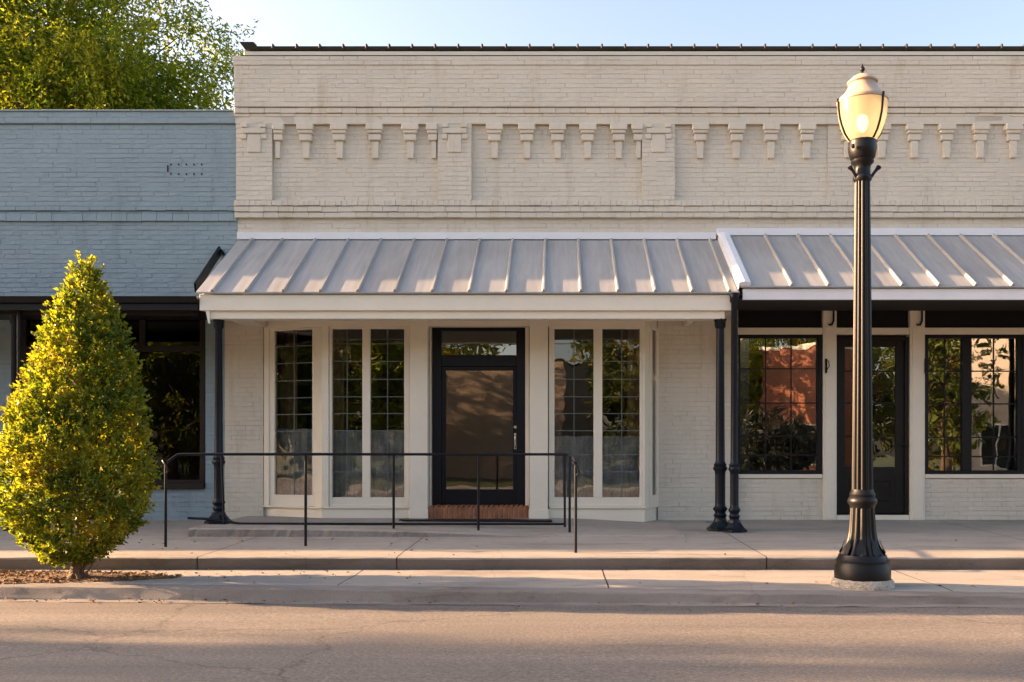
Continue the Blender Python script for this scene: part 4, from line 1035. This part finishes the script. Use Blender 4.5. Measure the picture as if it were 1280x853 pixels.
# mulch bed
mbd = MB(); outl = []
for i in range(40):
    a = 2 * math.pi * i / 40; outl.append((-5.5 + 1.92 * math.cos(a), 8.53 + .40 * math.sin(a)))
cen = (-5.5, 8.55, .135)
vs = [cen] + [(x, y, .103) for x, y in outl] + [((x - cen[0]) * .6 + cen[0], (y - cen[1]) * .6 + cen[1], .128 + .008 * nz3(x, y, 6)) for x, y in outl]
fs = [(1 + i, 1 + (i + 1) % 40, 41 + (i + 1) % 40, 41 + i) for i in range(40)] + [(0, 41 + i, 41 + (i + 1) % 40) for i in range(40)]
mbd.add(vs, fs, True); tag(mbd.build('planting_bed', M['gravel']), kind='structure')
nM = 5200; a = rs.uniform(0, 6.283, nM); q = np.sqrt(rs.uniform(0, 1.05, nM))
mp_ = np.stack([-5.5 + 1.92 * q * np.cos(a), 8.53 + .40 * q * np.sin(a), .103 + .03 * (1 - np.clip(q, 0, 1)) + rs.uniform(0, .012, nM)], 1)
tag(leaves_mesh('mulch', mp_, rs.normal(size=(nM, 3)) * np.array([1, 1, .25]), rs.uniform(.015, .045, nM), rs.uniform(0, 1, nM), M['mulch'], None, aspect=.5, seed=8), 'orange-brown bark mulch and fallen leaves under the cone-shaped tree', 'mulch', kind='stuff')

def big_tree(name, label, x, y, z0, trunk_h, crown, mat, nclump, leaf, seed, group=None, per=26, cat='tree', gap=-.1, nfreq=.5, spread=.5, droop=-.2):
    """crown: list of ellipsoids (cx, cy, cz, rx, ry, rz)"""
    t = empty(name, (x, y, z0), label, cat, group)
    rs = np.random.RandomState(seed); P = []; O = []
    tot = sum(c[3] * c[4] * c[5] for c in crown)
    for c in crown:
        m = int(nclump * c[3] * c[4] * c[5] / tot)
        v = rs.normal(size=(m, 3)); v /= np.linalg.norm(v, axis=1, keepdims=True); q = rs.uniform(0, 1, m)[:, None] ** .5
        wob = 1 + .22 * clump_noise(v * 1.0 + seed, 2.2)[:, None]
        P.append(np.array(c[:3]) + v * q * np.array(c[3:]) * wob); O.append(v)
    P = np.concatenate(P); O = np.concatenate(O)
    k1 = clump_noise(P, nfreq, seed); keep = k1 > gap; P, O, k1 = P[keep], O[keep], k1[keep]
    n = len(P); ax = O * .7 + rs.normal(size=(n, 3)) * .5 + np.array([0, 0, droop]); ax /= np.linalg.norm(ax, axis=1, keepdims=True)
    u = rs.uniform(0, 1, (n, per, 1)); pts = P[:, None] + ax[:, None] * u * spread + rs.normal(size=(n, per, 3)) * spread * .14
    dirs = ax[:, None] * .6 + rs.normal(size=(n, per, 3)) * .7 + np.array([0, 0, -.3])
    rv = np.clip(.45 + k1[:, None] * .5 + rs.normal(size=(n, per)) * .15 + rs.normal(size=(n, 1)) * .1, 0, 1)
    leaves_mesh('crown', pts.reshape(-1, 3), dirs.reshape(-1, 3), rs.uniform(leaf * .6, leaf * 1.2, n * per), rv.reshape(-1), mat, t, aspect=.34, seed=seed)
    b = MB(); r = random.Random(seed); cc = crown[0]
    top_ = Vector((cc[0], cc[1], cc[2])); b.tube([(x, y, z0 - .1), (x, y, z0 + trunk_h * .5), (x * .6 + cc[0] * .4, y, z0 + trunk_h), top_], [.26, .2, .16, .05], 10)
    base_ = Vector((x * .6 + cc[0] * .4, y, z0 + trunk_h))
    idx = rs.choice(n, min(n, 70), replace=False)
    for j in idx:
        e = Vector(P[j]); s0 = base_.lerp(top_, r.uniform(0, .8)); m_ = s0.lerp(e, .5) + Vector((r.uniform(-.3, .3), r.uniform(-.3, .3), r.uniform(-.1, .4)))
        b.tube([s0, m_, e], [.06, .035, .01], 5, caps=False)
    b.build('trunk', M['bark'], t)
    return t
big_tree('background_tree', 'tall feathery backlit yellow-green tree rising behind the blue-grey building', -11.3, 22, 0, 6.5,
         [(-12.3, 22, 10.6, 4.2, 3.0, 3.1), (-10.6, 21.8, 9.5, 2.2, 2.2, 2.2), (-14.5, 22, 12.0, 3.4, 2.5, 3.4)], M['leafbg'], 5400, .135, 21, per=28, gap=-.17, nfreq=.85, spread=.75)

# ------------------------------------------------------------------ unseen neighbours: left ones placed to shade the street, opposite ones mirrored in the glass
def plain_building(name, label, x0, x1, y0, y1, h, mat, mat2, facing=-1, awning=None, wins=True):
    t = empty(name, ((x0 + x1) / 2, y0, .1), label, 'building')
    b = MB(); b.box(x0, x1, y0, y1, .0, h); b.build('wall', mat, t)
    c = MB(); c.box(x0 - .05, x1 + .05, y0 - .06, y1 + .06, h + .001, h + .12, .01); c.build('coping', mat2, t)
    yf = y0 if facing < 0 else y1; s = facing
    n = max(1, int((x1 - x0) / 3))
    if wins:
        for i in range(n):
            xa = x0 + (x1 - x0) * (i + .2) / n; xb = x0 + (x1 - x0) * (i + .8) / n
            w_ = MB()
            for (p, q, r1, r2) in ((xa, xa + .1, .7, 2.7), (xb - .1, xb, .7, 2.7), (xa + .1, xb - .1, .7, .8), (xa + .1, xb - .1, 2.6, 2.7), ((xa + xb) / 2 - .04, (xa + xb) / 2 + .04, .8, 2.6)):
                w_.box(p, q, yf + s * .05, yf - s * .02, r1, r2)
            wo_ = w_.build('window', mat2, t); g_ = MB(); g_.box(xa + .1, xb - .1, yf + s * .012, yf - s * .01, .8, 2.6); g_.build('pane', M['darkglass'], wo_)
    return t
md, nd, bd_ = new_mat('opaque_dark_glass'); bd_.inputs["Base Color"].default_value = (.02, .025, .03, 1); bd_.inputs["Roughness"].default_value = .05; M['darkglass'] = md
def brickmat(name, c1, c2, mort):
    m, n, b = new_mat(name); tc = n.nodes.new("ShaderNodeTexCoord"); sp = n.nodes.new("ShaderNodeSeparateXYZ"); ad = n.nodes.new("ShaderNodeMath"); cb_ = n.nodes.new("ShaderNodeCombineXYZ")
    n.links.new(tc.outputs["Object"], sp.inputs[0]); n.links.new(sp.outputs[0], ad.inputs[0]); n.links.new(sp.outputs[1], ad.inputs[1]); n.links.new(ad.outputs[0], cb_.inputs[0]); n.links.new(sp.outputs[2], cb_.inputs[1])
    t = n.nodes.new("ShaderNodeTexBrick"); t.inputs["Scale"].default_value = 4.5; t.inputs["Color1"].default_value = (*c1, 1); t.inputs["Color2"].default_value = (*c2, 1); t.inputs["Mortar"].default_value = (*mort, 1)
    t.inputs["Mortar Size"].default_value = .012; n.links.new(cb_.outputs[0], t.inputs[0]); n.links.new(t.outputs[0], b.inputs["Base Color"]); b.inputs["Roughness"].default_value = .85
    return m
M['red'] = brickmat('red_brick', (.34, .11, .05), (.24, .075, .035), (.3, .25, .2))
M['tan'] = brickmat('tan_brick', (.42, .33, .24), (.36, .27, .2), (.4, .36, .3))
M['clap'] = surf('pale_clapboard', (.55, .50, .44), .6, .06, 2, 20, .1, .01)
n1 = plain_building('shading_shop', 'unseen tan brick shop left of the blue-grey building, height set to shape the sunlight', -22.0, BX0 - .02, WY, WY + 8, 5.8, M['tan'], M['trim'])  # unseen block, kept low so sun reaches the awning eave
c = MB(); c.prism([(-17.6, WY - .01, 3.9), (-17.6, 10.92, 3.2), (-17.6, 10.92, 3.1), (-17.6, WY - .01, 3.8)], (3.0, 0, 0)); c.build('canopy', M['roof'], n1)  # added canopy, placed to shade the left front edge of the pavement
n2_ = plain_building('shading_brick_shop', 'unseen taller red brick shop further left, height set to shade the pavement', -56, -22.02, WY, WY + 10, 7.5, M['red'], M['trim'])  # unseen block, height set for the shade line on the pavement
big_tree('street_tree', 'large street tree by the kerb far to the left', -38, 9.5, .1, 5.2, [(-38, 8.6, 10.3, 3.8, 2.0, 3.0)], M['leafgreen'], 480, .2, 31, group='street trees along the left kerb', per=20, gap=.02)
big_tree('street_tree', 'smaller street tree by the kerb left of the shops', -27, 9.3, .1, 3.0, [(-27, 8.4, 7.0, 1.8, .9, 1.2)], M['leafgreen'], 150, .15, 32, group='street trees along the left kerb', per=20, gap=-.15)
# across the street
plain_building('red_brick_house', 'red brick building across the street behind the camera', 10.4, 13.6, -16.2, -13.6, 6.0, M['red'], M['trim'], facing=1).rotation_euler.z = R(38)
plain_building('pale_house', 'pale clapboard house across the street behind the camera', 24.3, 26.9, -22.4, -12.4, 7.5, M['clap'], M['white'], facing=1).rotation_euler.z = R(38)
plain_building('tan_house', 'tan brick house across the street straight behind the camera', -5.0, 2.2, -25, -17, 5.6, M['tan'], M['brown'], facing=1, wins=False).rotation_euler.z = R(14)
tl_ = 'broad leafy tree on the lawn across the street'
spots = [(-17, -14, 5.4, 3.2), (-11.8, -12.5, 5.0, 3.0), (-7.4, -13.5, 6.0, 2.4), (3.6, -12.5, 5.0, 2.9), (7.6, -16.5, 6.0, 2.6), (15.8, -11.5, 5.4, 2.2), (23, -11, 6.0, 2.4), (15.2, -20, 5.0, 2.8), (-24, -15, 6, 4), (31, -14, 6, 4)]
words = ['far left', 'left', 'centre-left', 'centre-right', 'beside the red brick building', 'right', 'before the pale house', 'behind the red brick building', 'leftmost', 'rightmost']
for i, (x, y, z, r_) in enumerate(spots):
    big_tree('lawn_tree', tl_ + ', ' + words[i], x, y, .1, 2.4, [(x, y, z, r_, r_ * .8, z - 1.6)], M['leafgreen'] if i % 2 else M['leafbg'], 620, .26, 50 + i, group='trees across the street', per=16, gap=-.25)

for i, (x, y, r_, lab) in enumerate(((-72, -6, 7, 'big tree at the far left end of the street, nearer its middle'), (-84, 3, 6, 'big tree closing the far left end of the street'), (60, -8, 7, 'big tree at the far right end of the street'), (-50, -14, 6, 'big tree across the street far to the left'), (-37, -17, 5, 'big tree far left across the street, the nearer one to the road'), (-44, -22, 6, 'big tree beyond the lawn across the street, deeper in the garden'), (-58, -28, 7, 'big tree at the back of the far left lawn'))):
    big_tree('distant_tree', lab, x, y, -.2, 3, [(x, y, 6.5, r_ * .7, r_, 5.5)], M['leafgreen'], 1000, .7, 80 + i, group='trees at the ends of the street', per=16, gap=-.4)

M['leafgold'] = leafmat('golden_leaf', [(.12, .13, .02), (.26, .24, .03), (.42, .34, .05)], .45)
for i, x in enumerate((-34, -27, -20, -13.5, -7.5, 4.5, 11, 16, 23, 30)):
    big_tree('garden_tree', 'tall golden-green tree behind the lawn across the street, ' + ['first', 'second', 'third', 'fourth', 'fifth', 'sixth', 'seventh', 'eighth', 'ninth', 'tenth'][i] + ' from the west end', x, -29 + (i % 3) * 2, .1, 3, [(x, -29 + (i % 3) * 2, 5.6, 4.4, 3.2, 5.4)], M['leafgold'], 620, .42, 120 + i, group='trees behind the lawns', per=14, gap=-.5, spread=.8)
M['leafdark'] = leafmat('evergreen_leaf', [(.008, .014, .006), (.02, .03, .01)], .1)
big_tree('clipped_hedge', 'dense dark hedge on the lawn across the street in front of the red brick building', 8, -8.5, .1, .8, [(8, -8.5, 1.3, 1.9, .9, 1.5)], M['leafdark'], 500, .16, 140, per=22, gap=-2, cat='hedge', spread=.3)

# leaf litter along the kerb and pavement edge
nL = 260; lx = np.where(rs.uniform(0, 1, nL) < .55, rs.normal(-3.6, 1.3, nL), rs.uniform(-7, 6.5, nL))
pick = rs.uniform(0, 1, nL); ly = np.empty(nL); lz_ = np.empty(nL)
for i in range(nL):
    if pick[i] < .35: ly[i] = kerb_y(lx[i]) - abs(rs.normal(0, .10)) - .02; lz_[i] = road_z(lx[i]) + .022
    elif pick[i] < .8: ly[i] = rs.uniform(kerb_y(lx[i]) + .25, EDGE_Y - .02); lz_[i] = STRIP_Z + .008
    else: ly[i] = rs.uniform(EDGE_Y + .1, 10.7); lz_[i] = ped_z(ly[i]) + .008
tag(leaves_mesh('fallen_leaves', np.stack([lx, ly, lz_], 1), rs.normal(size=(nL, 3)) * np.array([1, 1, .12]), rs.uniform(.018, .045, nL), rs.uniform(0, 1, nL), M['mulch'], None, aspect=.5, seed=77), 'scattered dry leaves along the kerb and pavement edge', 'fallen leaves', kind='stuff')
